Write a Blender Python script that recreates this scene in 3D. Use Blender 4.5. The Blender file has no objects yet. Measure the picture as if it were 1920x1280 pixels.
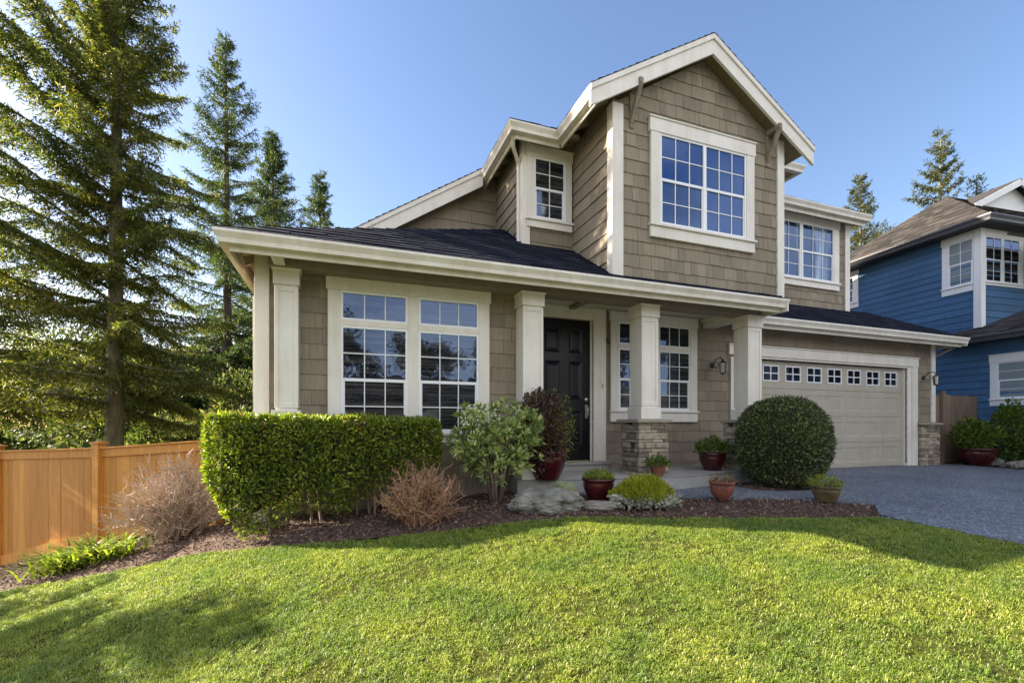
import bpy, math, random
import numpy as np
from mathutils import Vector, Matrix, noise
from mathutils.geometry import delaunay_2d_cdt

R = math.radians
scene = bpy.context.scene
COL = scene.collection
rnd = random.Random(7)

# ------------------------------------------------------------------ camera
# origin of the scene = the photographer's eye; X runs along the house front, Y into the lot
cam_d = bpy.data.cameras.new('camera')
cam = bpy.data.objects.new('camera', cam_d)
COL.objects.link(cam)
cam.location = (0, 0, 0)
cam.rotation_euler = (R(90), 0, R(-20.1))
cam_d.sensor_width = 36.0
cam_d.lens = 36.0 * 873.0 / 1920.0
cam_d.shift_x = 0.0
cam_d.shift_y = (797.0 - 640.0) / 1920.0
cam_d.clip_start = 0.05
cam_d.clip_end = 2000
scene.camera = cam

# ------------------------------------------------------------------ light
SKY_SAT, SKY_VAL, SKY_TINT, FILL_CLOUD = 1.1, 0.355, (1.0, 0.98, 1.12), (4.6, 4.4, 4.2, 1)
SUN_EL, SUN_AZ = 25.0, -60.0          # azimuth from +Y, clockwise seen from above
world = bpy.data.worlds.new('World')
scene.world = world
world.use_nodes = True
nt = world.node_tree
sky = nt.nodes.new('ShaderNodeTexSky')
sky.sky_type = 'NISHITA'
sky.sun_disc = False
sky.sun_elevation = R(SUN_EL)
sky.sun_rotation = R(SUN_AZ)
sky.altitude = 300
sky.air_density = 1.3
sky.dust_density = 1.5
sky.ozone_density = 1.0
bg = nt.nodes['Background']
bg.inputs['Strength'].default_value = 0.15
hsv = nt.nodes.new('ShaderNodeHueSaturation')
hsv.inputs['Saturation'].default_value = SKY_SAT
hsv.inputs['Value'].default_value = SKY_VAL
nt.links.new(sky.outputs[0], hsv.inputs['Color'])
tint = nt.nodes.new('ShaderNodeMix')
tint.data_type = 'RGBA'
tint.blend_type = 'MULTIPLY'
tint.inputs['Factor'].default_value = 1.0
tint.inputs[7].default_value = (*SKY_TINT, 1)
nt.links.new(hsv.outputs[0], tint.inputs[6])
# unseen cloud glow added to the street-side sky as fill for the shaded front
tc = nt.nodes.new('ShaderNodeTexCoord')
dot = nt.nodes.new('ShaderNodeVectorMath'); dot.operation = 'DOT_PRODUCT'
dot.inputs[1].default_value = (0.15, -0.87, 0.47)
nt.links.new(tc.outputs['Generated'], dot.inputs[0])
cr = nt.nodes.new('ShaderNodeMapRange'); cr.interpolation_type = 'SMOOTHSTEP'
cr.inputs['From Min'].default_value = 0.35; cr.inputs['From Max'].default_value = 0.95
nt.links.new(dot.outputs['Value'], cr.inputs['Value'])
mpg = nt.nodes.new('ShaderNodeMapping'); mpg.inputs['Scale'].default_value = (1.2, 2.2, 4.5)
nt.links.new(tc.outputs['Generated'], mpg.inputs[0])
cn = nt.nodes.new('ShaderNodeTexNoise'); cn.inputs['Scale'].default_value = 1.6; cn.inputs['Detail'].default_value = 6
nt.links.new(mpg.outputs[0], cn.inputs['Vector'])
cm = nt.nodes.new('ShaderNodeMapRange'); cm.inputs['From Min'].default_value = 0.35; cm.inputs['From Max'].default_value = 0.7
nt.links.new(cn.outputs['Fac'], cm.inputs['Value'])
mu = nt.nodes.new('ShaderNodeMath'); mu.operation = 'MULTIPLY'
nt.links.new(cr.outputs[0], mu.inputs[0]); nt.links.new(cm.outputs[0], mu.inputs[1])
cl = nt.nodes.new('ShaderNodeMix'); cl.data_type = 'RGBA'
cl.inputs[7].default_value = FILL_CLOUD
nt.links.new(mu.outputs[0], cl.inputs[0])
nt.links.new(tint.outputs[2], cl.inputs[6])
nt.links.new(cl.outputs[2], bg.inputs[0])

sun_d = bpy.data.lights.new('sun', 'SUN')
sun_d.energy = 5.0
sun_d.angle = R(0.5)
sun_d.color = (1.0, 0.87, 0.68)
sun = bpy.data.objects.new('sun', sun_d)
COL.objects.link(sun)
to_sun = Vector((math.sin(R(SUN_AZ)) * math.cos(R(SUN_EL)), math.cos(R(SUN_AZ)) * math.cos(R(SUN_EL)), math.sin(R(SUN_EL))))
sun.rotation_euler = to_sun.to_track_quat('Z', 'Y').to_euler()

vs = scene.view_settings
vs.view_transform = 'Standard'
vs.look = 'None'
vs.gamma = 1.0
vs.use_curve_mapping = False
vs.exposure = 2.2
scene.cycles.max_bounces = 8
scene.cycles.transparent_max_bounces = 8
scene.cycles.sample_clamp_indirect = 6.0

# ------------------------------------------------------------------ materials
def new_mat(name):
    m = bpy.data.materials.new(name)
    m.use_nodes = True
    n = m.node_tree
    return m, n, n.nodes['Principled BSDF'], n.links.new

def ramp(n, link, fac, stops):
    r = n.nodes.new('ShaderNodeValToRGB')
    e = r.color_ramp.elements
    while len(e) < len(stops):
        e.new(0.5)
    for i, (p, c) in enumerate(stops):
        e[i].position = p
        e[i].color = (c[0], c[1], c[2], 1)
    link(fac, r.inputs[0])
    return r.outputs[0]

def coords(n, link, scale=(1, 1, 1)):
    t = n.nodes.new('ShaderNodeTexCoord')
    mp = n.nodes.new('ShaderNodeMapping')
    mp.inputs['Scale'].default_value = scale
    link(t.outputs['Object'], mp.inputs[0])
    return mp.outputs[0]

def noise_tex(n, link, vec, scale, detail=4, rough=0.6):
    t = n.nodes.new('ShaderNodeTexNoise')
    t.inputs['Scale'].default_value = scale
    t.inputs['Detail'].default_value = detail
    t.inputs['Roughness'].default_value = rough
    link(vec, t.inputs['Vector'])
    return t.outputs['Fac']

def mixc(n, link, fac, a, b, mode='MIX'):
    x = n.nodes.new('ShaderNodeMix')
    x.data_type = 'RGBA'
    x.blend_type = mode
    for sock, v in ((x.inputs['Factor'], fac), (x.inputs[6], a), (x.inputs[7], b)):
        if hasattr(v, 'links'):
            link(v, sock)
        elif isinstance(v, (int, float)):
            sock.default_value = v
        else:
            sock.default_value = (v[0], v[1], v[2], 1)
    return x.outputs[2]

def bump(n, link, h, strength, dist=0.01):
    b = n.nodes.new('ShaderNodeBump')
    b.inputs['Strength'].default_value = strength
    b.inputs['Distance'].default_value = dist
    link(h, b.inputs['Height'])
    return b.outputs[0]

def island(n):
    return n.nodes.new('ShaderNodeNewGeometry').outputs['Random Per Island']

def surf_mat(name, c1, c2, scale=(6, 6, 6), nscale=3.0, rough=0.6, per_island=None, bumps=0.2, bdist=0.004, spec=0.4, detail=6):
    """two-tone noise paint / stone / wood, optionally varied for each loose piece"""
    m, n, p, link = new_mat(name)
    v = coords(n, link, scale)
    f = noise_tex(n, link, v, nscale, detail)
    c = ramp(n, link, f, [(0.3, c1), (0.7, c2)])
    if per_island:
        r = ramp(n, link, island(n), [(0, (1 - per_island,) * 3), (1, (1 + per_island,) * 3)])
        c = mixc(n, link, 1.0, c, r, 'MULTIPLY')
    link(c, p.inputs['Base Color'])
    p.inputs['Roughness'].default_value = rough
    p.inputs['Specular IOR Level'].default_value = spec
    if bumps:
        link(bump(n, link, f, bumps, bdist), p.inputs['Normal'])
    return m

def leaf_mat(name, stops, trans=0.35, rough=0.5, patch=None, spec=0.3):
    """leaf colour chosen per leaf, light passing through; patch = slow drift of colour over the plant"""
    m, n, p, link = new_mat(name)
    c = ramp(n, link, island(n), stops)
    if patch:
        v = coords(n, link)
        f = noise_tex(n, link, v, patch[0], 3)
        c = mixc(n, link, 1.0, c, ramp(n, link, f, [(0.35, patch[1]), (0.65, patch[2])]), 'MULTIPLY')
    link(c, p.inputs['Base Color'])
    p.inputs['Roughness'].default_value = rough
    p.inputs['Specular IOR Level'].default_value = spec
    tr = n.nodes.new('ShaderNodeBsdfTranslucent')
    tc = mixc(n, link, 1.0, c, (1.35, 1.5, 0.65), 'MULTIPLY')
    link(tc, tr.inputs[0])
    mx = n.nodes.new('ShaderNodeMixShader')
    mx.inputs[0].default_value = trans
    link(p.outputs[0], mx.inputs[1])
    link(tr.outputs[0], mx.inputs[2])
    link(mx.outputs[0], n.nodes['Material Output'].inputs[0])
    return m

def glass_mat(name, dark, refl, wav=0.0, ior=1.6, inside=None):
    """inside = (scale, light colour, lo, hi): pale cloth or blind slats of the room seen through the pane"""
    m, n, p, link = new_mat(name)
    p.inputs['Base Color'].default_value = (*dark, 1)
    if inside:
        f = noise_tex(n, link, coords(n, link, inside[0]), 1.0, 3)
        link(ramp(n, link, f, [(inside[2], dark), (inside[3], inside[1])]), p.inputs['Base Color'])
    p.inputs['Roughness'].default_value = 0.5
    p.inputs['Specular IOR Level'].default_value = 0.0
    g = n.nodes.new('ShaderNodeBsdfGlossy')
    g.inputs['Roughness'].default_value = 0.015
    g.inputs[0].default_value = (0.42, 0.60, 1.0, 1)
    lw = n.nodes.new('ShaderNodeFresnel')
    lw.inputs[0].default_value = ior
    a = n.nodes.new('ShaderNodeMath'); a.operation = 'ADD'; a.use_clamp = True
    a.inputs[1].default_value = refl
    link(lw.outputs[0], a.inputs[0])
    if wav:
        v = coords(n, link, (1, 1, 1))
        link(bump(n, link, noise_tex(n, link, v, 2.2, 2), wav, 0.02), g.inputs['Normal'])
    mx = n.nodes.new('ShaderNodeMixShader')
    link(a.outputs[0], mx.inputs[0])
    link(p.outputs[0], mx.inputs[1])
    link(g.outputs[0], mx.inputs[2])
    link(mx.outputs[0], n.nodes['Material Output'].inputs[0])
    return m

M = {}
def siding(name, c1, c2, var, grain=1.0):
    m, n, p, link = new_mat(name)
    v = coords(n, link, (38, 38, 2.2))
    g = noise_tex(n, link, v, 1.0, 5)
    c = ramp(n, link, g, [(0.25, c1), (0.75, c2)])
    v2 = coords(n, link, (1, 1, 1))
    big = noise_tex(n, link, v2, 0.9, 4)
    c = mixc(n, link, 1.0, c, ramp(n, link, big, [(0.3, (0.88, 0.87, 0.85)), (0.7, (1.08, 1.07, 1.05))]), 'MULTIPLY')
    r = ramp(n, link, island(n), [(0, (1 - var,) * 3), (1, (1 + var,) * 3)])
    c = mixc(n, link, 1.0, c, r, 'MULTIPLY')
    link(c, p.inputs['Base Color'])
    p.inputs['Roughness'].default_value = 0.72
    p.inputs['Specular IOR Level'].default_value = 0.25
    link(bump(n, link, g, 0.35 * grain, 0.004), p.inputs['Normal'])
    return m

M['siding'] = siding('tan_shingle_paint', (0.206, 0.174, 0.128), (0.282, 0.241, 0.181), 0.15)
M['siding_blue'] = siding('blue_lap_paint', (0.044, 0.112, 0.230), (0.060, 0.145, 0.285), 0.10, 0.5)
M['trim'] = surf_mat('cream_trim_paint', (0.70, 0.665, 0.60), (0.77, 0.735, 0.67), (1, 1, 1), 2.5, 0.5, bumps=0.06)
M['gutter'] = surf_mat('cream_gutter_enamel', (0.69, 0.65, 0.57), (0.76, 0.72, 0.64), (1, 1, 1), 2.0, 0.38, bumps=0.03)
def weather(name, streak):
    m = M[name]; n = m.node_tree; link = n.links.new; p = n.nodes['Principled BSDF']
    c = p.inputs['Base Color'].links[0].from_socket
    f = noise_tex(n, link, coords(n, link, (9, 9, 0.9)), 1.0, 5)
    g = noise_tex(n, link, coords(n, link, (1, 1, 1)), 1.7, 4)
    c = mixc(n, link, 1.0, c, ramp(n, link, f, [(0.35, streak), (0.55, (1, 1, 1))]), 'MULTIPLY')
    c = mixc(n, link, 1.0, c, ramp(n, link, g, [(0.3, (0.93, 0.92, 0.90)), (0.6, (1.02, 1.02, 1.02))]), 'MULTIPLY')
    link(c, p.inputs['Base Color'])
weather('trim', (0.93, 0.915, 0.89))
weather('gutter', (0.90, 0.88, 0.85))
M['taupe_trim'] = surf_mat('tan_board_paint', (0.22, 0.18, 0.135), (0.27, 0.22, 0.165), (8, 8, 2), 1.5, 0.65, bumps=0.1)
M['soffit'] = surf_mat('tan_soffit_board', (0.30, 0.235, 0.16), (0.40, 0.32, 0.22), (6, 1, 6), 3.0, 0.7, bumps=0.15)
M['white_vinyl'] = surf_mat('white_vinyl', (0.76, 0.78, 0.80), (0.82, 0.83, 0.84), (2, 2, 2), 2.0, 0.35, bumps=0.0)
M['blue_trim'] = surf_mat('white_trim_paint', (0.68, 0.69, 0.70), (0.76, 0.77, 0.77), (1, 1, 1), 2.0, 0.5, bumps=0.05)
M['ceiling'] = surf_mat('porch_ceiling_paint', (0.55, 0.52, 0.46), (0.60, 0.57, 0.51), (1, 1, 1), 2.0, 0.6, bumps=0.05)
M['glass'] = glass_mat('window_glass', (0.010, 0.011, 0.013), 0.06, 0.14, 1.5, ((0.8, 0.8, 26), (0.085, 0.075, 0.065), 0.45, 0.72))
M['glass_upper'] = glass_mat('window_glass_bright', (0.014, 0.036, 0.13), 0.06, 0.10, 1.5)
M['glass_screen'] = glass_mat('window_glass_screen', (0.012, 0.022, 0.06), 0.06, 0.02)
M['glass_dark'] = glass_mat('garage_glass', (0.010, 0.010, 0.009), 0.0, 0.03, 1.22)
M['glass_wing'] = glass_mat('wing_glass', (0.016, 0.028, 0.06), 0.06, 0.10, 1.4, ((3.2, 3.2, 0.35), (0.30, 0.36, 0.42), 0.50, 0.66))
M['glass_pale'] = glass_mat('window_glass_blind', (0.26, 0.31, 0.33), 0.12, 0.05)
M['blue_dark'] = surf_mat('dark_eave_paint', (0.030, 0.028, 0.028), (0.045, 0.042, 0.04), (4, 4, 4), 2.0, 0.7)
M['blue_gutter'] = surf_mat('slate_gutter_enamel', (0.055, 0.055, 0.065), (0.08, 0.08, 0.09), (2, 2, 2), 2.0, 0.4, bumps=0.02)
M['door_black'] = surf_mat('black_door_paint', (0.006, 0.006, 0.010), (0.009, 0.009, 0.014), (1, 1, 1), 3.0, 0.30, bumps=0.02, spec=0.35)
M['garage_paint'] = surf_mat('beige_garage_door', (0.39, 0.355, 0.29), (0.44, 0.405, 0.335), (2, 2, 8), 1.6, 0.55, bumps=0.06)
weather('garage_paint', (0.93, 0.92, 0.90))
M['nickel'] = surf_mat('aged_nickel', (0.35, 0.33, 0.29), (0.5, 0.48, 0.43), (9, 9, 9), 3.0, 0.3, bumps=0.05)
M['nickel'].node_tree.nodes['Principled BSDF'].inputs['Metallic'].default_value = 0.9
M['iron'] = surf_mat('black_iron', (0.02, 0.018, 0.016), (0.04, 0.035, 0.03), (9, 9, 9), 3.0, 0.45, bumps=0.1)
M['lamp_glass'] = glass_mat('frosted_lamp_glass', (0.55, 0.5, 0.42), 0.05)

def roof_mat(name, stops):
    m, n, p, link = new_mat(name)
    c = ramp(n, link, island(n), stops)
    v = coords(n, link, (1, 1, 1))
    g = noise_tex(n, link, v, 170, 2)
    c = mixc(n, link, 1.0, c, ramp(n, link, g, [(0.3, (0.72,) * 3), (0.7, (1.3,) * 3)]), 'MULTIPLY')
    link(c, p.inputs['Base Color'])
    p.inputs['Roughness'].default_value = 1.0
    p.inputs['Specular IOR Level'].default_value = 0.12
    link(bump(n, link, g, 0.4, 0.003), p.inputs['Normal'])
    return m
M['roof'] = roof_mat('dark_asphalt_shingle', [(0, (0.008, 0.011, 0.021)), (0.6, (0.014, 0.018, 0.032)), (1, (0.027, 0.030, 0.046))])
M['roof_brown'] = roof_mat('brown_asphalt_shingle', [(0, (0.024, 0.022, 0.022)), (0.6, (0.042, 0.038, 0.037)), (1, (0.068, 0.062, 0.058))])

M['stone'] = surf_mat('stacked_ledgestone', (0.17, 0.145, 0.105), (0.40, 0.345, 0.255), (5, 5, 9), 2.2, 0.85, 0.48, 0.7, 0.012)
M['stone_cap'] = surf_mat('sandstone_cap', (0.27, 0.24, 0.19), (0.35, 0.31, 0.25), (4, 4, 4), 2.5, 0.8, None, 0.4, 0.01)
M['mortar'] = surf_mat('dark_mortar', (0.05, 0.045, 0.04), (0.08, 0.07, 0.06), (9, 9, 9), 3.0, 0.9)

def concrete(name, c1, c2, aggregate):
    m, n, p, link = new_mat(name)
    v = coords(n, link, (1, 1, 1))
    big = noise_tex(n, link, v, 0.8, 5)
    c = ramp(n, link, big, [(0.3, c1), (0.7, c2)])
    vo = n.nodes.new('ShaderNodeTexVoronoi')
    vo.inputs['Scale'].default_value = 55 if aggregate else 220
    link(v, vo.inputs['Vector'])
    sp = n.nodes.new('ShaderNodeSeparateColor')
    link(vo.outputs['Color'], sp.inputs[0])
    st = noise_tex(n, link, v, 0.45, 6, 0.7)
    c = mixc(n, link, 1.0, c, ramp(n, link, st, [(0.32, (0.70, 0.70, 0.72)), (0.5, (1, 1, 1)), (0.68, (1.14, 1.13, 1.10))]), 'MULTIPLY')
    k = 0.62 if aggregate else 0.15
    c = mixc(n, link, 1.0, c, ramp(n, link, sp.outputs[0], [(0, (1 - k,) * 3), (0.8, (1.0,) * 3), (1, (1 + k * 1.5,) * 3)]), 'MULTIPLY')
    link(c, p.inputs['Base Color'])
    p.inputs['Roughness'].default_value = 0.8
    link(bump(n, link, vo.outputs['Distance'], 0.7 if aggregate else 0.2, 0.006), p.inputs['Normal'])
    return m
M['driveway'] = concrete('exposed_aggregate', (0.095, 0.118, 0.158), (0.165, 0.188, 0.228), True)
M['walk'] = concrete('walkway_aggregate', (0.12, 0.14, 0.165), (0.175, 0.195, 0.22), True)
M['slab'] = concrete('porch_concrete', (0.30, 0.295, 0.28), (0.38, 0.37, 0.35), False)

M['joint'] = surf_mat('joint_sealant', (0.012, 0.012, 0.013), (0.03, 0.03, 0.032), (1, 1, 1), 5.0, 0.8)
M['mulch'] = surf_mat('bark_mulch', (0.045, 0.025, 0.018), (0.16, 0.10, 0.07), (1, 1, 1), 26.0, 0.95, None, 1.0, 0.03)
M['chip'] = None
def chip_mat():
    m, n, p, link = new_mat('bark_chip')
    c = ramp(n, link, island(n), [(0, (0.035, 0.018, 0.013)), (0.5, (0.12, 0.070, 0.048)), (0.88, (0.22, 0.145, 0.105)), (1, (0.40, 0.30, 0.22))])
    link(c, p.inputs['Base Color'])
    p.inputs['Roughness'].default_value = 0.9
    return m
M['chip'] = chip_mat()
M['soil'] = surf_mat('turf_soil', (0.030, 0.036, 0.010), (0.095, 0.105, 0.028), (1, 1, 1), 45.0, 1.0, None, 1.0, 0.02, spec=0.0)
M['ground'] = surf_mat('rough_ground', (0.05, 0.06, 0.025), (0.11, 0.11, 0.055), (1, 1, 1), 1.2, 0.95, None, 0.6, 0.05)
M['rock'] = surf_mat('lichen_rock', (0.07, 0.065, 0.05), (0.32, 0.31, 0.265), (1, 1, 1), 6.5, 0.9, None, 0.8, 0.02, detail=10)
M['rock_moss'] = surf_mat('mossy_rock', (0.10, 0.12, 0.05), (0.28, 0.29, 0.17), (1, 1, 1), 8.0, 0.95, None, 0.8, 0.02, detail=10)
M['rock_brown'] = surf_mat('brown_rock', (0.14, 0.12, 0.10), (0.32, 0.28, 0.24), (1, 1, 1), 7.0, 0.9, None, 0.8, 0.02, detail=10)
def cedar_mat():
    m, n, p, link = new_mat('cedar_board')
    v = coords(n, link, (30, 30, 1.6))
    g = noise_tex(n, link, v, 1.0, 6)
    c = ramp(n, link, g, [(0.25, (0.44, 0.19, 0.035)), (0.5, (0.58, 0.275, 0.055)), (0.8, (0.68, 0.35, 0.085))])
    r = ramp(n, link, island(n), [(0, (0.80, 0.75, 0.70)), (1, (1.12, 1.12, 1.12))])
    c = mixc(n, link, 1.0, c, r, 'MULTIPLY')
    kn = n.nodes.new('ShaderNodeTexVoronoi')
    kn.inputs['Scale'].default_value = 3.0
    link(coords(n, link, (1.6, 1.6, 0.8)), kn.inputs['Vector'])
    k = ramp(n, link, kn.outputs['Distance'], [(0.0, (0.35, 0.25, 0.2)), (0.055, (1, 1, 1))])
    c = mixc(n, link, 1.0, c, k, 'MULTIPLY')
    link(c, p.inputs['Base Color'])
    p.inputs['Roughness'].default_value = 0.6
    link(bump(n, link, g, 0.25, 0.003), p.inputs['Normal'])
    return m
M['cedar'] = cedar_mat()
M['old_wood'] = surf_mat('weathered_fence_wood', (0.16, 0.115, 0.08), (0.26, 0.19, 0.135), (16, 16, 1.5), 1.5, 0.85, 0.15, 0.3)
M['bracket'] = surf_mat('weathered_bracket_wood', (0.17, 0.14, 0.10), (0.30, 0.25, 0.185), (10, 10, 2), 1.5, 0.8, None, 0.3)
def glaze(name, c1, c2):
    m = surf_mat(name, c1, c2, (1, 1, 1), 7.0, 0.16, None, 0.05, 0.004, 0.6)
    return m
M['red_glaze'] = glaze('oxblood_glaze', (0.030, 0.005, 0.006), (0.075, 0.010, 0.010))
M['terracotta'] = surf_mat('worn_terracotta', (0.12, 0.035, 0.025), (0.26, 0.10, 0.06), (1, 1, 1), 9.0, 0.6, None, 0.2)
M['moss_pot'] = surf_mat('mossy_brown_pot', (0.05, 0.035, 0.02), (0.15, 0.12, 0.045), (1, 1, 1), 9.0, 0.6, None, 0.2)
M['bark'] = surf_mat('conifer_bark', (0.09, 0.08, 0.045), (0.23, 0.21, 0.12), (5, 5, 1.5), 2.2, 0.95, None, 1.0, 0.05)
M['bark_dark'] = surf_mat('dark_conifer_bark', (0.05, 0.036, 0.028), (0.12, 0.085, 0.065), (5, 5, 1.5), 2.2, 0.95, None, 1.0, 0.05)
M['twig'] = surf_mat('tan_twig_bark', (0.22, 0.105, 0.055), (0.46, 0.28, 0.17), (3, 3, 3), 5.0, 0.7, None, 0.3)
M['twig_pale'] = surf_mat('pale_twig_bark', (0.40, 0.29, 0.22), (0.60, 0.47, 0.38), (3, 3, 3), 5.0, 0.7, None, 0.3)
M['stem'] = surf_mat('shrub_stem_bark', (0.14, 0.11, 0.075), (0.26, 0.21, 0.15), (6, 6, 3), 4.0, 0.8, None, 0.3)
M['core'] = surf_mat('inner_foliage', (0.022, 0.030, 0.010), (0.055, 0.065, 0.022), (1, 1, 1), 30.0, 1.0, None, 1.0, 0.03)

M['grass'] = leaf_mat('turf_blade', [(0, (0.070, 0.120, 0.014)), (0.36, (0.235, 0.325, 0.040)), (0.80, (0.37, 0.43, 0.070)), (0.91, (0.50, 0.49, 0.18)), (1, (0.62, 0.57, 0.36))], 0.38, 0.45,
                      (1.9, (0.66, 0.78, 0.86), (1.14, 1.07, 1.06)), 0.35)
M['needle'] = leaf_mat('fir_needle', [(0, (0.032, 0.052, 0.016)), (0.45, (0.085, 0.108, 0.028)), (0.8, (0.19, 0.185, 0.045)), (1, (0.30, 0.25, 0.08))], 0.45, 0.55,
                       (0.5, (0.75, 0.85, 0.95), (1.25, 1.15, 0.85)))
M['needle_dark'] = leaf_mat('spruce_needle', [(0, (0.022, 0.045, 0.020)), (0.6, (0.055, 0.085, 0.032)), (1, (0.12, 0.135, 0.045))], 0.38, 0.55,
                            (0.5, (0.8, 0.9, 1.0), (1.2, 1.1, 0.9)))
M['needle_gold'] = leaf_mat('larch_needle', [(0, (0.030, 0.045, 0.018)), (0.5, (0.065, 0.078, 0.026)), (1, (0.13, 0.125, 0.045))], 0.30, 0.55,
                            (0.5, (0.8, 0.9, 0.95), (1.2, 1.1, 0.85)))
M['hedge'] = leaf_mat('hedge_leaf', [(0, (0.055, 0.085, 0.012)), (0.5, (0.175, 0.235, 0.026)), (0.9, (0.33, 0.38, 0.06)), (0.96, (0.2, 0.15, 0.05)), (1, (0.26, 0.13, 0.05))], 0.35, 0.38,
                      (4.0, (0.8, 0.85, 0.8), (1.2, 1.12, 1.0)), 0.5)
M['ball'] = leaf_mat('boxwood_leaf', [(0, (0.036, 0.046, 0.024)), (0.6, (0.11, 0.130, 0.060)), (0.9, (0.20, 0.225, 0.09)), (1, (0.22, 0.26, 0.06))], 0.25, 0.30,
                     (3.0, (0.8, 0.85, 0.9), (1.2, 1.15, 1.0)), 0.5)
M['rhody'] = leaf_mat('pale_green_leaf', [(0, (0.09, 0.14, 0.05)), (0.4, (0.24, 0.31, 0.11)), (0.75, (0.42, 0.47, 0.16)), (1, (0.62, 0.62, 0.32))], 0.30, 0.38, None, 0.5)
M['white_leaf'] = leaf_mat('cream_blossom', [(0, (0.45, 0.48, 0.36)), (1, (0.70, 0.70, 0.58))], 0.3, 0.5)
M['purple'] = leaf_mat('purple_leaf', [(0, (0.032, 0.015, 0.017)), (0.45, (0.095, 0.042, 0.048)), (0.76, (0.18, 0.095, 0.105)), (0.82, (0.07, 0.095, 0.03)), (1, (0.16, 0.19, 0.05))], 0.25, 0.45)
M['lime'] = leaf_mat('lime_leaf', [(0, (0.09, 0.13, 0.015)), (0.5, (0.22, 0.26, 0.025)), (1, (0.42, 0.43, 0.05))], 0.4, 0.5)
M['heath'] = leaf_mat('yellow_heath', [(0, (0.16, 0.19, 0.015)), (0.5, (0.34, 0.36, 0.03)), (1, (0.52, 0.50, 0.07))], 0.35, 0.55)
M['silver'] = leaf_mat('silver_leaf', [(0, (0.24, 0.24, 0.20)), (0.6, (0.45, 0.45, 0.38)), (1, (0.66, 0.63, 0.55))], 0.2, 0.6)
M['fern'] = leaf_mat('green_fern', [(0, (0.035, 0.065, 0.012)), (0.6, (0.10, 0.16, 0.022)), (1, (0.22, 0.26, 0.04))], 0.35, 0.5)
M['strap'] = leaf_mat('strap_leaf', [(0, (0.08, 0.13, 0.018)), (0.5, (0.22, 0.29, 0.03)), (0.88, (0.42, 0.44, 0.08)), (1, (0.26, 0.17, 0.09))], 0.4, 0.45)
M['bush_far'] = leaf_mat('undergrowth_leaf', [(0, (0.028, 0.046, 0.016)), (0.5, (0.066, 0.090, 0.030)), (0.85, (0.14, 0.15, 0.06)), (1, (0.27, 0.25, 0.16))], 0.4, 0.5,
                         (0.8, (0.8, 0.85, 0.8), (1.25, 1.15, 1.0)))
M['winter_twig'] = leaf_mat('winter_twigs', [(0, (0.03, 0.026, 0.018)), (0.6, (0.065, 0.052, 0.035)), (1, (0.12, 0.10, 0.06))], 0.2, 0.7)
M['hill'] = surf_mat('wooded_hill', (0.05, 0.042, 0.025), (0.20, 0.15, 0.095), (1, 1, 1), 0.8, 0.95, None, 0.6, 0.3, detail=9)
M['brown_leaf'] = leaf_mat('russet_leaf', [(0, (0.08, 0.06, 0.025)), (0.5, (0.20, 0.13, 0.04)), (1, (0.34, 0.22, 0.06))], 0.35, 0.5)

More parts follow.
